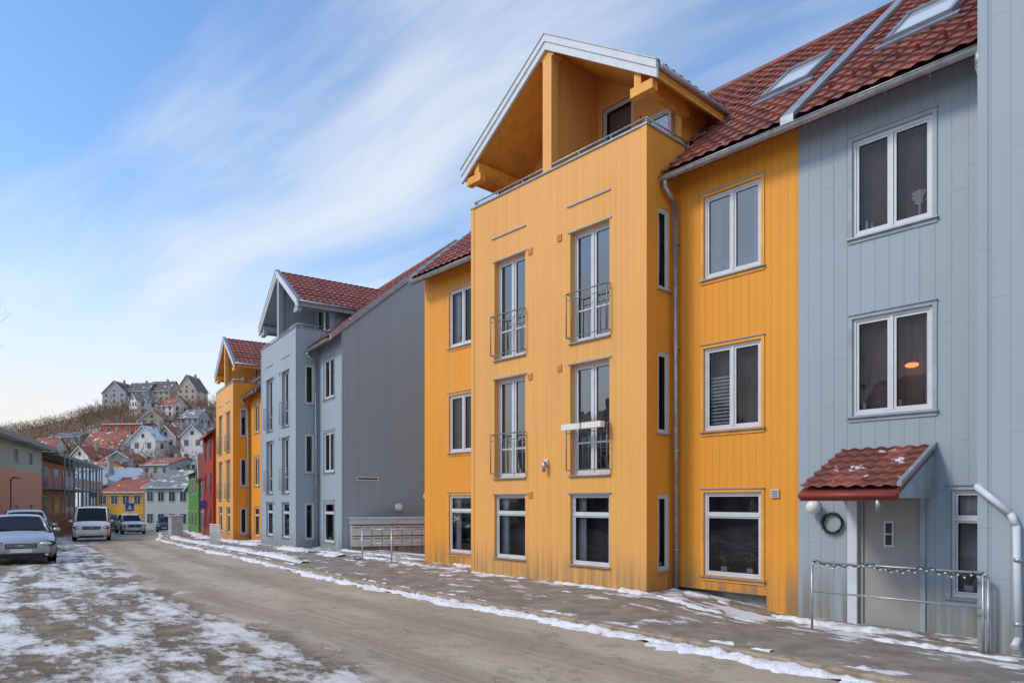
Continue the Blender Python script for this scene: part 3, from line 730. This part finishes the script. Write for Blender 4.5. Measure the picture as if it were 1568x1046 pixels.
o.done()

# ------------------------------------------------------------------ street surfaces
base=[W2(-34,-5.2),W2(-12,-3.75),W2(-4,-3.15),W2(2,-2.9),W2(6.5,-2.75),(-9.0,23.2),(-15.3,32.7),(-22.0,43.5),(-25.6,51.0),(-31.6,62.5),(-34.5,69),(-36,76),(-34,86),(-28,97)]
def cr(p0,p1,p2,p3,t):
    return tuple(.5*((2*p1[i])+(-p0[i]+p2[i])*t+(2*p0[i]-5*p1[i]+4*p2[i]-p3[i])*t*t+(-p0[i]+3*p1[i]-3*p2[i]+p3[i])*t**3) for i in (0,1))
K=[]
for i in range(len(base)-1):
    p0=base[max(0,i-1)]; p1=base[i]; p2=base[i+1]; p3=base[min(len(base)-1,i+2)]
    n_=max(2,int(math.hypot(p2[0]-p1[0],p2[1]-p1[1])/.8))
    if i in (0,):
        for k in range(n_): K.append((p1[0]+(p2[0]-p1[0])*k/n_,p1[1]+(p2[1]-p1[1])*k/n_))
    else:
        for k in range(n_): K.append(cr(p0,p1,p2,p3,k/n_))
K.append(base[-1])
NRM=[]; LEN=[0]
for i,p in enumerate(K):
    a=K[max(0,i-2)]; b=K[min(len(K)-1,i+2)]; d=(b[0]-a[0],b[1]-a[1]); l=math.hypot(*d); NRM.append((d[1]/l,-d[0]/l))
    if i: LEN.append(LEN[-1]+math.hypot(p[0]-K[i-1][0],p[1]-K[i-1][1]))
def off(i,o_): return K[i][0]+NRM[i][0]*o_, K[i][1]+NRM[i][1]*o_
def uv_of(x,y):
    dx,dy=x-P0[0],y-P0[1]; return -.673*dx+.739*dy, .739*dx+.673*dy
def ss(t): t=min(1,max(0,t)); return t*t*(3-2*t)
def side_z(x,y,o_):
    u,v=uv_of(x,y); z=g(x,y)+.09+.05*ss(o_/3)
    if y<24: z-= .24*ss((-u-.1)/2.2)*ss((o_-.3)/3)
    return z
def strip(name,offs,zf,mat):
    pt=Part(); pt.uv=[]; rows=[]
    for i in range(len(K)):
        row=[]
        for o_ in offs:
            x,y=off(i,o_); row.append((x,y,zf(x,y,o_))); pt.uv.append((LEN[i],o_))
        rows.append(row)
    pt.grid(rows,mat,False); return single(name,pt)

def streetmat():
    s=NG('street_surface'); uv=s.n('ShaderNodeUVMap').outputs[0]; tc=s.n('ShaderNodeTexCoord').outputs['Object']
    sp=s.n('ShaderNodeSeparateXYZ'); s.l(uv,sp.inputs[0]); o_=sp.outputs[1]
    nA=s.noise(s.mapping(tc,(.55,.55,.55)),1.0,3)
    fine=s.noise(tc,55,4,.7); mid=s.noise(tc,3.0,8,.68); big=s.noise(s.mapping(uv,(.22,.7,1)),1.,5,.6)
    lane=s.mix(s.mapr(big,.35,.65),(.37,.30,.215),(.49,.415,.315))
    wv=s.math('SINE',s.math('MULTIPLY',s.math('ADD',o_,s.math('MULTIPLY',nA,.5)),3.9))
    lane=s.mix(s.mapr(wv,-.2,1,0,.55),lane,(.26,.205,.145))
    lane=s.mix(s.mapr(mid,.50,.64,0,.55),lane,(.26,.21,.155))
    strk=s.noise(s.mapping(uv,(.4,16,1)),1.,5,.6); lane=s.mix(s.mapr(strk,.48,.68,0,.4),lane,(.55,.48,.385))
    crk=s.n('ShaderNodeTexVoronoi',feature='DISTANCE_TO_EDGE'); s.l(s.mapping(uv,(.35,.9,1)),crk.inputs['Vector'])
    lane=s.mix(s.math('MULTIPLY',s.mapr(crk.outputs['Distance'],.016,.004),s.mapr(mid,.45,.6,0,.55)),lane,(.12,.095,.07))
    spk=s.mapr(fine,.58,.7,0,.5); lane=s.mix(spk,lane,(.56,.50,.41))
    oj=s.math('ADD',o_,s.math('MULTIPLY',s.math('SUBTRACT',nA,.5),1.8))
    icez=s.mapr(oj,-3.3,-4.0)
    p1=s.noise(s.mapping(uv,(.7,1.3,1)),1.,9,.70); p2=s.noise(s.mapping(uv,(3.0,5.2,1)),1.,9,.72)
    rut=s.noise(s.mapping(uv,(.12,2.6,1)),1.,3,.5)
    pm=s.math('ADD',s.math('ADD',s.math('MULTIPLY',p1,.5),s.math('MULTIPLY',p2,.32)),s.math('MULTIPLY',rut,.18))
    ice=s.mapr(pm,.455,.505); hard=s.mapr(pm,.505,.56)
    dirt=s.mix(s.mapr(mid,.4,.65),(.16,.12,.08),(.32,.25,.175)); dirt=s.mix(spk,dirt,(.44,.37,.28))
    icec=s.mix(hard,(.48,.43,.37),(.80,.785,.77)); icec=s.mix(s.mapr(fine,.6,.75,0,.5),icec,(.38,.31,.23)); icec=s.mix(s.mapr(mid,.5,.68,0,.55),icec,(.50,.45,.385))
    gnd=s.mix(ice,dirt,icec)
    c=s.mix(icez,lane,gnd)
    im=s.math('MULTIPLY',icez,ice)
    r=s.mapr(im,0,1,.80,.38)
    h=s.math('ADD',s.math('MULTIPLY',fine,.25),s.math('MULTIPLY',s.math('ADD',mid,im),.8))
    return s.bsdf(c,r,spec=.35,bump=h,bstr=.9,bdist=.045)
STREET=streetmat()
def rz(x,y,o_): 
    b=.0
    if o_<-3.6: b=.035*noise.noise((x*.8,y*.8,1))+.03*noise.noise((x*2.3,y*2.3,4))
    return g(x,y)+.02+b
strip('road',[-16,-14,-12]+[-11+k*.4 for k in range(28)],rz,STREET)

def walkmat():
    s=NG('pavement_asphalt'); tc=s.n('ShaderNodeTexCoord').outputs['Object']; uv=s.n('ShaderNodeUVMap').outputs[0]
    fine=s.noise(tc,60,4,.7); mid=s.noise(tc,2.5,7,.65); p=s.noise(s.mapping(uv,(1.1,2.0,1)),1.,9,.7); sp=s.n('ShaderNodeSeparateXYZ'); s.l(uv,sp.inputs[0])
    c=s.mix(s.mapr(mid,.35,.65),(.18,.155,.125),(.29,.25,.20)); c=s.mix(s.mapr(fine,.55,.7,0,.5),c,(.44,.395,.335))
    th=s.mapr(sp.outputs[1],1.4,3.2,.57,.48)
    m=s.mapr(s.math('SUBTRACT',p,th),0,.05); c=s.mix(m,c,(.68,.68,.69))
    return s.bsdf(c,.75,bump=s.math('ADD',s.math('MULTIPLY',fine,.3),m),bstr=.5,bdist=.02)
WALK=walkmat()
strip('pavement',[0.16,.6,1.2,1.8,2.4,3.0,3.4,3.8,4.2,5],side_z,WALK)
pt=Part(); rows=[]
for i in range(len(K)):
    a0=off(i,0); a1=off(i,.02); b=off(i,.16); z=g(*a0)
    rows.append([(a0[0],a0[1],z-.1),(a0[0],a0[1],z+.075),(a1[0],a1[1],z+.098),(b[0],b[1],z+.098),(b[0],b[1],z-.1)])
pt.grid(rows,plain('granite_kerb',(.33,.26,.19),.85,nz=.4,scale=7),False); single('kerb',pt)

def snowmat():
    s=NG('old_snow'); tc=s.n('ShaderNodeTexCoord').outputs['Object']; n=s.noise(tc,9,7,.7); n2=s.noise(tc,2.2,4)
    c=s.mix(s.mapr(n,.48,.70,0,.8),(.84,.85,.87),(.42,.35,.27)); c=s.mix(s.mapr(n2,.5,.75,0,.5),c,(.58,.54,.49))
    return s.bsdf(c,.7,bump=n,bstr=.8,bdist=.04)
SNOW=snowmat()
def ribbon(pt,side,width,height,zf,thr=-.15,fs=.5,seed=0.,i0=0,i1=None):
    i1=i1 or len(K)-1; L0=LEN[i0]; L1=LEN[i1]; s=L0; idx=i0; rows=[]
    def flush():
        nonlocal rows
        if len(rows)>2: pt.grid(rows,SNOW)
        rows=[]
    while s<L1-.1:
        while LEN[idx+1]<s: idx+=1
        t=(s-LEN[idx])/max(1e-6,LEN[idx+1]-LEN[idx])
        q=noise.noise((s*fs,seed,0))+.5*noise.noise((s*fs*3.3,seed,5))+.35*noise.noise((s*fs*9,seed,9))+.25*noise.noise((s*9,seed,3))
        w=width*max(0,(q-thr)/(1-thr))*1.3
        if w<.015: flush()
        else:
            def P(o_):
                a=off(idx,o_); b=off(idx+1,o_); return (a[0]+(b[0]-a[0])*t,a[1]+(b[1]-a[1])*t)
            o0,o1=side(s,w); row=[]
            for k in range(7):
                f=k/6; x,y=P(o0+(o1-o0)*f+.03*noise.noise((s*5,f*3,seed)))
                hgt=height*min(1,w/width*2)*(max(0,math.sin(math.pi*f))**.6)*(.4+1.1*abs(noise.noise((s*4,f*4,seed+2))))
                row.append((x,y,zf(x,y,(o0+o1)/2)+hgt-.004))
            rows.append(row)
        s+=.06
    flush()
pt=Part()
ribbon(pt,lambda s,w:(-.02-w,-.012),.46,.09,lambda x,y,o_:g(x,y)+.024,-.5,.35,1.)
ribbon(pt,lambda s,w:(-.20-w*.8,-.07),.26,.03,lambda x,y,o_:g(x,y)+.024,-.15,1.2,3.)
ribbon(pt,lambda s,w:(.17,.18+w),.25,.04,side_z,-.05,.9,53.)
single('kerb_snow',pt)
pt=Part()
ribbon(pt,lambda s,w:(2.85-w,2.86),.40,.07,side_z,-.2,.5,7.)
ribbon(pt,lambda s,w:(2.0-w,2.0+w),.2,.015,side_z,.12,.7,21.)
ribbon(pt,lambda s,w:(3.7-w,3.72),.5,.08,side_z,-.25,.5,13.)
iB=next(i for i,p in enumerate(K) if p[1]>19)
ribbon(pt,lambda s,w:(.5,.55+w*1.8),.5,.14,side_z,-.45,.3,31.,i0=iB)
ribbon(pt,lambda s,w:(2.2-w*1.5,2.4+w),.4,.16,side_z,-.1,.3,41.,i0=iB)
single('wall_snow',pt)

pt=Part()
def near_off(x,y):
    best=1e9; bo=-9
    for i in range(0,len(K),3):
        dx,dy=x-K[i][0],y-K[i][1]; d=dx*dx+dy*dy
        if d<best: best=d; bo=dx*NRM[i][0]+dy*NRM[i][1]
    return bo
def gz(x,y):
    if -75<x<35 and -30<y<105:
        q=near_off(x,y); return g(x,y)-.45*ss((q+.6)/.8)-.03
    return g(x,y)-.05
xs=[-1500,-800,-400,-200,-120,-90]+[-74+k*1.5 for k in range(74)]+[60,120,300,800,1500]
ys=[-900,-400,-150,-60]+[-30+k*1.5 for k in range(90)]+[120,160,300,600,1200,2500]
gm=NG('ground_snow_dirt'); tc=gm.n('ShaderNodeTexCoord').outputs['Object']; n1=gm.noise(tc,.7,8,.65); n2=gm.noise(tc,6,5)
gc=gm.mix(gm.mapr(n2,.35,.65),(.14,.11,.08),(.22,.18,.13)); gc=gm.mix(gm.mapr(n1,.46,.54),gc,(.62,.63,.66))
GM=gm.bsdf(gc,.85,bump=n1,bstr=.4,bdist=.05)
pt.grid([[(x,y,gz(x,y)) for x in xs] for y in ys],GM); single('ground',pt)

pt=Part(); rows=[]
for k in range(9):
    f=k/8; l=[]
    p,q=(-2.2,19.3),(-7.4,24.9)
    for m_ in range(7):
        h_=m_/6; x=p[0]+(q[0]-p[0])*h_+.78*f*12; y=p[1]+(q[1]-p[1])*h_+.62*f*12
        l.append((x,y,-.10-.02*h_-.9*ss((f-.05)*1.2)))
    rows.append(l)
pt.grid(rows,CONC); single('driveway_ramp',pt)
# bank of mailboxes on a low wall
o=Thing('mailbox_bank',(-6.0,25.6,0),math.atan2(.9,2.9)); MB=plain('mailbox_cream_enamel',(.68,.65,.57),.45,nz=.08); P_=o.p('back_wall')
PB=boards('pale_horizontal_boards',(.62,.60,.54),.16,.4,horizontal=True)
P_.box(0,4.6,.10,.22,-.9,1.0,PB); o.p('cap').box(-.04,4.64,-.14,.26,1.0,1.06,WTRIM)
o.p('fascia').box(0,4.6,-.08,.099,.80,.999,WTRIM)
for r_ in range(2):
    for k in range(12):
        x0=.06+k*.375; z1=.74-r_*.40
        o.p('boxes').box(x0,x0+.35,-.10,.099,z1-.36,z1,MB); o.p('slots').box(x0+.05,x0+.30,-.106,-.1001,z1-.08,z1-.055,DARK); o.p('slots').box(x0+.10,x0+.25,-.106,-.1001,z1-.20,z1-.16,WTRIM)
o.done()
def railing(name,pts,zt,zb,mids,r=.022,mat=None,posts=None):
    o=Thing(name,(0,0,0)); mat=mat or METAL
    R=o.p('rails')
    for z in [zt]+mids: R.pipe([(p[0],p[1],z) for p in pts],r if z==zt else r*.8,mat,8)
    for p in (posts or pts): o.p('posts').cyl((p[0],p[1],zb),(p[0],p[1],zt),r,mat,8)
    return o
a=W2(10.0,-.2); b=W2(8.9,.1); c=W2(8.7,2.5)
railing('ramp_railing',[a,b,c],.85,-.5,[.45]).done()
a=W2(-3.18,-.15); b=W2(-5.38,-.15)
o=railing('door_railing',[a,b],.74,-.5,[.30],r=.018)
o.p('corner').pipe([(b[0],b[1],.74),(b[0]+.04,b[1]-.04,.68),(b[0]+.04,b[1]-.04,-.5)],.018,METAL)
LT=o.p('string_lights'); gw=plain('green_wire',(.05,.07,.05),.6); prev=None
for k in range(91):
    f=k/90; x=a[0]+(b[0]-a[0])*f; y=a[1]+(b[1]-a[1])*f; z=.765-.06*abs(math.sin(f*9))-(.02*math.cos(f*90))
    if prev: LT.cyl(prev,(x,y-.02,z),.010,gw,5)
    prev=(x,y-.02,z)
    if k%3==0: LT.ball((x,y-.03,z-.025),.014,LAMPW,6,4)
o.done()
o=Thing('entrance_railing',(-12.6,30.0,-.4),AB)
for k in range(14): o.p('bars').cyl((k*.17-2.4,0,-.2),(k*.17-2.4,0,1.0),.015,WHITE,6)
for z in (.05,1.0): o.p('rails').cyl((-2.4,0,z),(-.19,0,z),.025,WHITE,8)
o.done()
o=Thing('utility_cabinet',(-24.3,49.2,g(0,49)),AC); b_=plain('cabinet_gray',(.50,.52,.52),.6)
o.p('body').box(-.9,.9,0,.7,0,1.5,b_); o.p('lid').box(-.97,.97,-.07,.77,1.5,1.58,b_)
for k in (-.9,-.01): o.p('doors').box(k+.06,k+.85,-.02,-.001,.15,1.4,b_)
o.done()

def sign(name,x,y,h,r,front,rim,extra=None):
    o=Thing(name,(x,y,g(x,y)),math.atan(-x/y))
    o.p('pole').cyl((0,0,0),(0,0,h+.3),.04,METAL,8)
    o.p('plate').cyl((0,-.06,h),(0,-.04,h),r,rim,24); o.p('face').cyl((0,-.07,h),(0,-.061,h),r*.82,front,24)
    if extra: o.p('bar').hexa([(-r*.6,-.08,h+r*.5),(-r*.5,-.08,h+r*.6),(r*.6,-.08,h-r*.5),(r*.5,-.08,h-r*.6),(-r*.6,-.071,h+r*.5),(-r*.5,-.071,h+r*.6),(r*.6,-.071,h-r*.5),(r*.5,-.071,h-r*.6)],rim)
    o.done()
BLU=plain('sign_blue',(.02,.10,.45),.4,nz=.05); SRD=plain('sign_red',(.5,.02,.02),.4,nz=.05)
sign('no_parking_sign',-21.7,48.7,2.35,.32,BLU,SRD,True)
o=Thing('pedestrian_crossing_sign',(-39.2,71,g(0,71)),.5)
o.p('pole').cyl((0,0,0),(0,0,3.0),.045,METAL,8); o.p('plate').box(-.4,.4,-.08,-.05,2.2,3.0,BLU); o.p('triangle').poly([(-.25,-.085,2.35),(.25,-.085,2.35),(0,-.085,2.85)],WHITE); o.done()
o=Thing('street_lamp',(-33.3,46.0,g(0,46)),0)
o.p('pole').pipe([(0,0,0),(0,0,3.9),(.12,0,4.05),(.35,0,4.1)],.05,plain('lamp_brown',(.18,.09,.06),.5)); o.p('head').ball((.5,0,4.05),.22,DMETAL,12,6,1,.6,.3); o.done()
o=Thing('timber_fence',(-31.5,47,g(0,47)),math.atan2(.9,-.45)); FT=plain('yellow_fence_timber',(.42,.30,.12),.7,nz=.3)
for k in range(26): o.p('pickets').box(k*.3,k*.3+.22,0,.03,0,1.1,FT)
o.p('rail').box(0,7.8,.031,.08,.8,.9,FT); o.done()

# ------------------------------------------------------------------ vehicles
def carpaint(name,col,metal=.3): 
    s=NG(name); tc=s.n('ShaderNodeTexCoord').outputs['Object']; n=s.noise(tc,3,5); sp=s.n('ShaderNodeSeparateXYZ'); s.l(tc,sp.inputs[0])
    m=s.math('MULTIPLY',s.mapr(sp.outputs[2],.75,.2),s.mapr(n,.3,.6,.3,.85))
    return s.bsdf(s.mix(m,col,(.20,.175,.14)),s.mapr(m,0,1,.28,.7),metal,.6)
CG=plain('car_glass',(.02,.022,.025),.08,nz=.1,spec=.25); HL=plain('headlamp_glass',(.62,.64,.66),.12,.3,nz=.1); RIM=plain('alloy_rim',(.35,.36,.37),.3,.8)
PLW=plain('plate_white',(.7,.7,.68),.5,nz=.04)
def car(name,x,y,hx,hy,st,paint,Wd,wb,wr=.31,grille=(.42,.62,.38),lamp=(.66,.12,.22),glass_idx=(3,7),plate=.42):
    o=Thing(name,(x,y,g(x,y)+.02),math.atan2(hy,hx)+math.pi)
    B=o.p('body'); rows=[]
    for (d,w,zb,zt,zrf,wt) in st:
        mid=zb+(zt-zb)*.45
        half=[(w*.90,zb),(w*.985,zb+.07),(w,mid),(w*.985,zt-.09),(w*.955,zt),(wt+.03,zrf-.05),(wt*.9,zrf-.008),(wt*.45,zrf+.012),(0,zrf+.018)]
        row=[(d,-p[0],p[1]) for p in half]+[(d,p[0],p[1]) for p in reversed(half[:-1])]
        rows.append(row)
    nr=len(rows[0]); base=len(B.v)
    for r in rows: B.v += r
    g0,g1=glass_idx
    for i in range(len(rows)-1):
        for j in range(nr-1):
            m=paint
            side=j in (4,11)
            cab=(g0<=i<g1)
            if side and cab: m=CG
            if (i==g0 or i==g1-1) and j in (5,6,7,8,9,10): m=CG
            B.f.append((base+i*nr+j,base+i*nr+j+1,base+(i+1)*nr+j+1,base+(i+1)*nr+j)); B.m.append(B.mi(m)); B.sm.append(m is paint and j not in (4,11))
        B.f.append((base+i*nr,base+(i+1)*nr,base+(i+1)*nr+nr-1,base+i*nr+nr-1)); B.m.append(B.mi(BLACK)); B.sm.append(False)
    for i in (0,len(rows)-1): B.f.append(tuple(base+i*nr+j for j in range(nr))); B.m.append(B.mi(paint)); B.sm.append(False)
    T=o.p('pillars')
    for i in range(g0+1,g1):
        d,w,zb,zt,zrf,wt=st[i]
        for sg in (-1,1): T.cyl((d,sg*w*.965,zt-.01),(d,sg*(wt+.035),zrf-.04),.035,paint if i!=g0+2 else BLACK,6)
    for a_,b_ in ((g0,g0+1),(g1,g1-1)):
        d,w,zb,zt,zrf,wt=st[a_]; d2,w2,_,_,zrf2,wt2=st[b_]
        for sg in (-1,1): T.cyl((d,sg*(wt+.02),zrf-.02),(d2,sg*(wt2+.02),zrf2-.03),.035,paint,6)
    Wh=o.p('wheels')
    for d in wb:
        for sg in (-1,1):
            y1=sg*Wd/2; y0=y1-sg*.2
            Wh.cyl((d,y1-sg*.02,wr+.02),(d,y1+sg*.004,wr+.02),wr+.07,BLACK,24)
            Wh.cyl((d,y0,wr),(d,y1+sg*.015,wr),wr,BLACK,24); Wh.cyl((d,y1+sg*.0151,wr),(d,y1+sg*.03,wr),wr*.66,RIM,20); Wh.cyl((d,y1+sg*.0301,wr),(d,y1+sg*.04,wr),wr*.16,DMETAL,10)
            for k in range(5):
                t=k*1.2566+.3; Wh.cyl((d+wr*.42*math.cos(t),y1+sg*.0302,wr+wr*.42*math.sin(t)),(d+wr*.42*math.cos(t),y1+sg*.034,wr+wr*.42*math.sin(t)),wr*.15,BLACK,8)
    hw=Wd/2; f0=st[0][0]; Fd=o.p('front_details')
    g_a,g_b,gw=grille
    Fd.box(f0-.03,f0+.05,-gw,gw,g_a+.06,g_b,BLACK)
    for k in range(3): zz=g_a+.09+k*(g_b-g_a-.11)/2.5; Fd.box(f0-.04,f0-.031,-gw+.02,gw-.02,zz,zz+.013,RIM)
    Fd.box(f0-.05,f0-.041,-.08,.08,(g_a+g_b)/2+.02,(g_a+g_b)/2+.07,RIM)
    Fd.box(f0-.03,f0+.05,-hw*.62,hw*.62,.20,.33,BLACK)
    Fd.box(f0-.06,f0-.031,-.26,.26,plate-.06,plate+.05,PLW)
    lz,lh,lw=lamp
    for sg in (-1,1):
        Fd.ball((f0+.08,sg*(hw-.25),lz-.05),1,BLACK,14,8,.14,lw*1.1,lh*.85)
        Fd.ball((f0+.06,sg*(hw-.27),lz-.05),1,HL,14,8,.15,lw*.9,lh*.68)
        Fd.ball((f0+.02,sg*(hw-.26),.28),1,BLACK,10,6,.06,.11,.06); Fd.ball((f0+.0,sg*(hw-.26),.28),1,HL,10,6,.06,.06,.045)
        Fd.ball((st[g0][0]+.25,sg*(hw+.08),st[g0][3]+.08),1,paint,10,6,.07,.10,.07)
    e=st[-1][0]
    for sg in (-1,1): Fd.box(e-.05,e+.02,sg*(hw-.2)-.1,sg*(hw-.2)+.1,.6,.8,SRD)
    for d in (st[g0][0]+.15,(st[g0][0]+st[g1][0])/2): 
        for sg in (-1,1): Fd.box(d-.006,d+.006,sg*hw-.004,sg*hw+.003,.32,st[g0][3]-.1,BLACK)
    for sg in (-.45,.15):
        b0=st[g0]; b1=st[g0+1]; Fd.cyl((b0[0]+.02,sg,b0[4]+.03),(b0[0]+.12,sg+.45,b0[4]+.03+.12*(b1[4]-b0[4])/(b1[0]-b0[0])),.012,BLACK,5)
    o.done(); return o
sedan=[(0,.70,.24,.56,.60,.50),(.10,.82,.20,.64,.69,.62),(.45,.87,.19,.72,.79,.68),(.95,.88,.19,.84,.89,.70),(1.25,.88,.19,.88,.93,.70),(2.0,.88,.19,.90,1.37,.56),(2.6,.88,.19,.91,1.42,.58),(3.2,.88,.19,.92,1.39,.56),(3.85,.88,.19,.93,1.02,.62),(4.3,.86,.2,.90,.96,.60),(4.45,.80,.26,.82,.86,.55)]
hd=(.60,-.80)
car('silver_sedan_car',-14.25,20.1,hd[0],hd[1],sedan,carpaint('silver_car_paint',(.46,.48,.50),.45),1.76,(.85,3.5),glass_idx=(4,8),lamp=(.66,.10,.20))
hatch=[(0,.70,.24,.60,.64,.50),(.12,.82,.20,.70,.75,.62),(.5,.87,.19,.80,.88,.68),(1.0,.88,.19,.92,.98,.70),(1.7,.88,.19,.94,1.52,.58),(2.6,.88,.19,.95,1.60,.60),(3.5,.88,.19,.97,1.56,.58),(3.95,.86,.2,.97,1.05,.60),(4.1,.8,.3,.86,.9,.55)]
car('gray_hatchback_car',-18.9,27.0,hd[0],hd[1],hatch,carpaint('gray_car_paint',(.36,.38,.41),.4),1.76,(.8,3.3),glass_idx=(3,7))
van=[(0,.78,.28,.80,.86,.66),(.12,.90,.24,.92,.98,.74),(.55,.94,.22,1.08,1.14,.78),(1.2,.95,.22,1.10,1.90,.72),(2.2,.95,.22,1.12,1.97,.76),(3.4,.95,.22,1.12,1.98,.76),(4.6,.95,.22,1.12,1.96,.75),(4.8,.93,.26,1.10,1.5,.74)]
car('white_van',-24.3,40.0,.50,-.87,van,carpaint('white_van_paint',(.80,.80,.79),0),1.9,(.9,3.8),.33,grille=(.62,.86,.45),lamp=(.84,.13,.18),glass_idx=(2,6),plate=.48)
suv=[(0,.72,.3,.76,.80,.55),(.12,.86,.26,.88,.94,.66),(.5,.91,.25,.96,1.02,.72),(1.1,.92,.25,1.04,1.10,.74),(1.8,.92,.25,1.06,1.62,.64),(2.7,.92,.25,1.07,1.70,.66),(3.8,.92,.25,1.08,1.66,.64),(4.3,.9,.26,1.08,1.2,.68),(4.5,.84,.34,.96,1.0,.6)]
car('white_suv_car',-32.9,60.4,.62,-.78,suv,carpaint('white_car_paint',(.72,.73,.74),.1),1.86,(.9,3.6),.35,grille=(.55,.85,.5),lamp=(.84,.10,.2),glass_idx=(3,7))
car('dark_hatchback_car',-36.9,73.5,.3,-.95,hatch,carpaint('dark_car_paint',(.05,.05,.06),.3),1.76,(.8,3.3),glass_idx=(3,7))
car('dark_hatchback_car',-40.5,70.5,.4,-.9,hatch,carpaint('blue_car_paint',(.07,.08,.11),.3),1.76,(.8,3.3),glass_idx=(3,7))

# ------------------------------------------------------------------ light, sky, camera
sd=Vector((-.95,-.30,0)).normalized(); EL=math.radians(42)
tosun=Vector((sd.x*math.cos(EL),sd.y*math.cos(EL),math.sin(EL)))
ld=bpy.data.lights.new('sun','SUN'); ld.energy=2.0; ld.angle=math.radians(12); ld.color=(1,.91,.78)
lo=bpy.data.objects.new('sun',ld); lo.rotation_euler=tosun.to_track_quat('Z','Y').to_euler(); S.collection.objects.link(lo)
w=bpy.data.worlds.new('World'); S.world=w; w.use_nodes=True; t=w.node_tree; t.nodes.clear()
class WG(NG):
    def __init__(s): s.t=t; s.out=t.nodes.new('ShaderNodeOutputWorld')
s=WG()
sky=s.n('ShaderNodeTexSky',sky_type='NISHITA'); sky.sun_disc=False; sky.sun_elevation=EL; sky.sun_rotation=math.atan2(sd.x,sd.y); sky.air_density=1.0; sky.dust_density=.4; sky.ozone_density=2.2
hs=s.n('ShaderNodeHueSaturation'); hs.inputs['Saturation'].default_value=1.15; hs.inputs['Value'].default_value=1.6; s.l(sky.outputs[0],hs.inputs['Color'])
b1=s.n('ShaderNodeBackground'); s.l(hs.outputs[0],b1.inputs[0]); b1.inputs[1].default_value=.15
tc=s.n('ShaderNodeTexCoord').outputs['Generated']; sp=s.n('ShaderNodeSeparateXYZ'); s.l(tc,sp.inputs[0])
den=s.math('ADD',s.math('MAXIMUM',sp.outputs[2],0),.16)
cb=s.n('ShaderNodeCombineXYZ'); s.l(s.math('DIVIDE',sp.outputs[0],den),cb.inputs[0]); s.l(s.math('DIVIDE',sp.outputs[1],den),cb.inputs[1])
wv=s.n('ShaderNodeTexNoise'); s.l(cb.outputs[0],wv.inputs['Vector']); wv.inputs['Scale'].default_value=1.3; wv.inputs['Detail'].default_value=3
wo=s.n('ShaderNodeVectorMath',operation='SCALE'); s.l(wv.outputs['Color'],wo.inputs[0]); wo.inputs['Scale'].default_value=.26
cbw=s.n('ShaderNodeVectorMath',operation='ADD'); s.l(cb.outputs[0],cbw.inputs[0]); s.l(wo.outputs[0],cbw.inputs[1])
rot=s.mapping(cbw.outputs[0],(1,1,1),(0,0,math.radians(37)))
c1=s.noise(s.mapping(rot,(.6,3.4,1),(0,0,0),(3.1,1.2,0)),1.0,8,.58)
c2=s.noise(s.mapping(rot,(.5,1.5,1),(0,0,0),(7.7,2.55,0)),1.0,4,.5)
cl=s.math('ADD',s.math('MULTIPLY',c1,.42),s.math('MULTIPLY',c2,.58))
m=s.mapr(cl,.40,.64,.03,.82)
hz=s.mapr(sp.outputs[2],.42,.03,0,.94)
inv=s.math('SUBTRACT',1.0,s.math('MULTIPLY',s.math('SUBTRACT',1.0,m),s.math('SUBTRACT',1.0,hz)))
b2=s.n('ShaderNodeBackground'); cc=s.mix(s.mapr(sp.outputs[2],0,.30),(.95,.89,.84),(.85,.91,.97)); s.l(cc,b2.inputs[0]); b2.inputs[1].default_value=1.0
mx=s.n('ShaderNodeMixShader'); s.l(inv,mx.inputs[0]); s.l(b1.outputs[0],mx.inputs[1]); s.l(b2.outputs[0],mx.inputs[2]); s.l(mx.outputs[0],s.out.inputs[0])

cd=bpy.data.cameras.new('camera'); cd.sensor_width=36; cd.lens=24.34; cd.shift_y=.1556; cd.clip_end=5000; cd.clip_start=.1
co=bpy.data.objects.new('camera',cd); co.location=(0,0,1.66); co.rotation_euler=(math.radians(90),0,0); S.collection.objects.link(co); S.camera=co
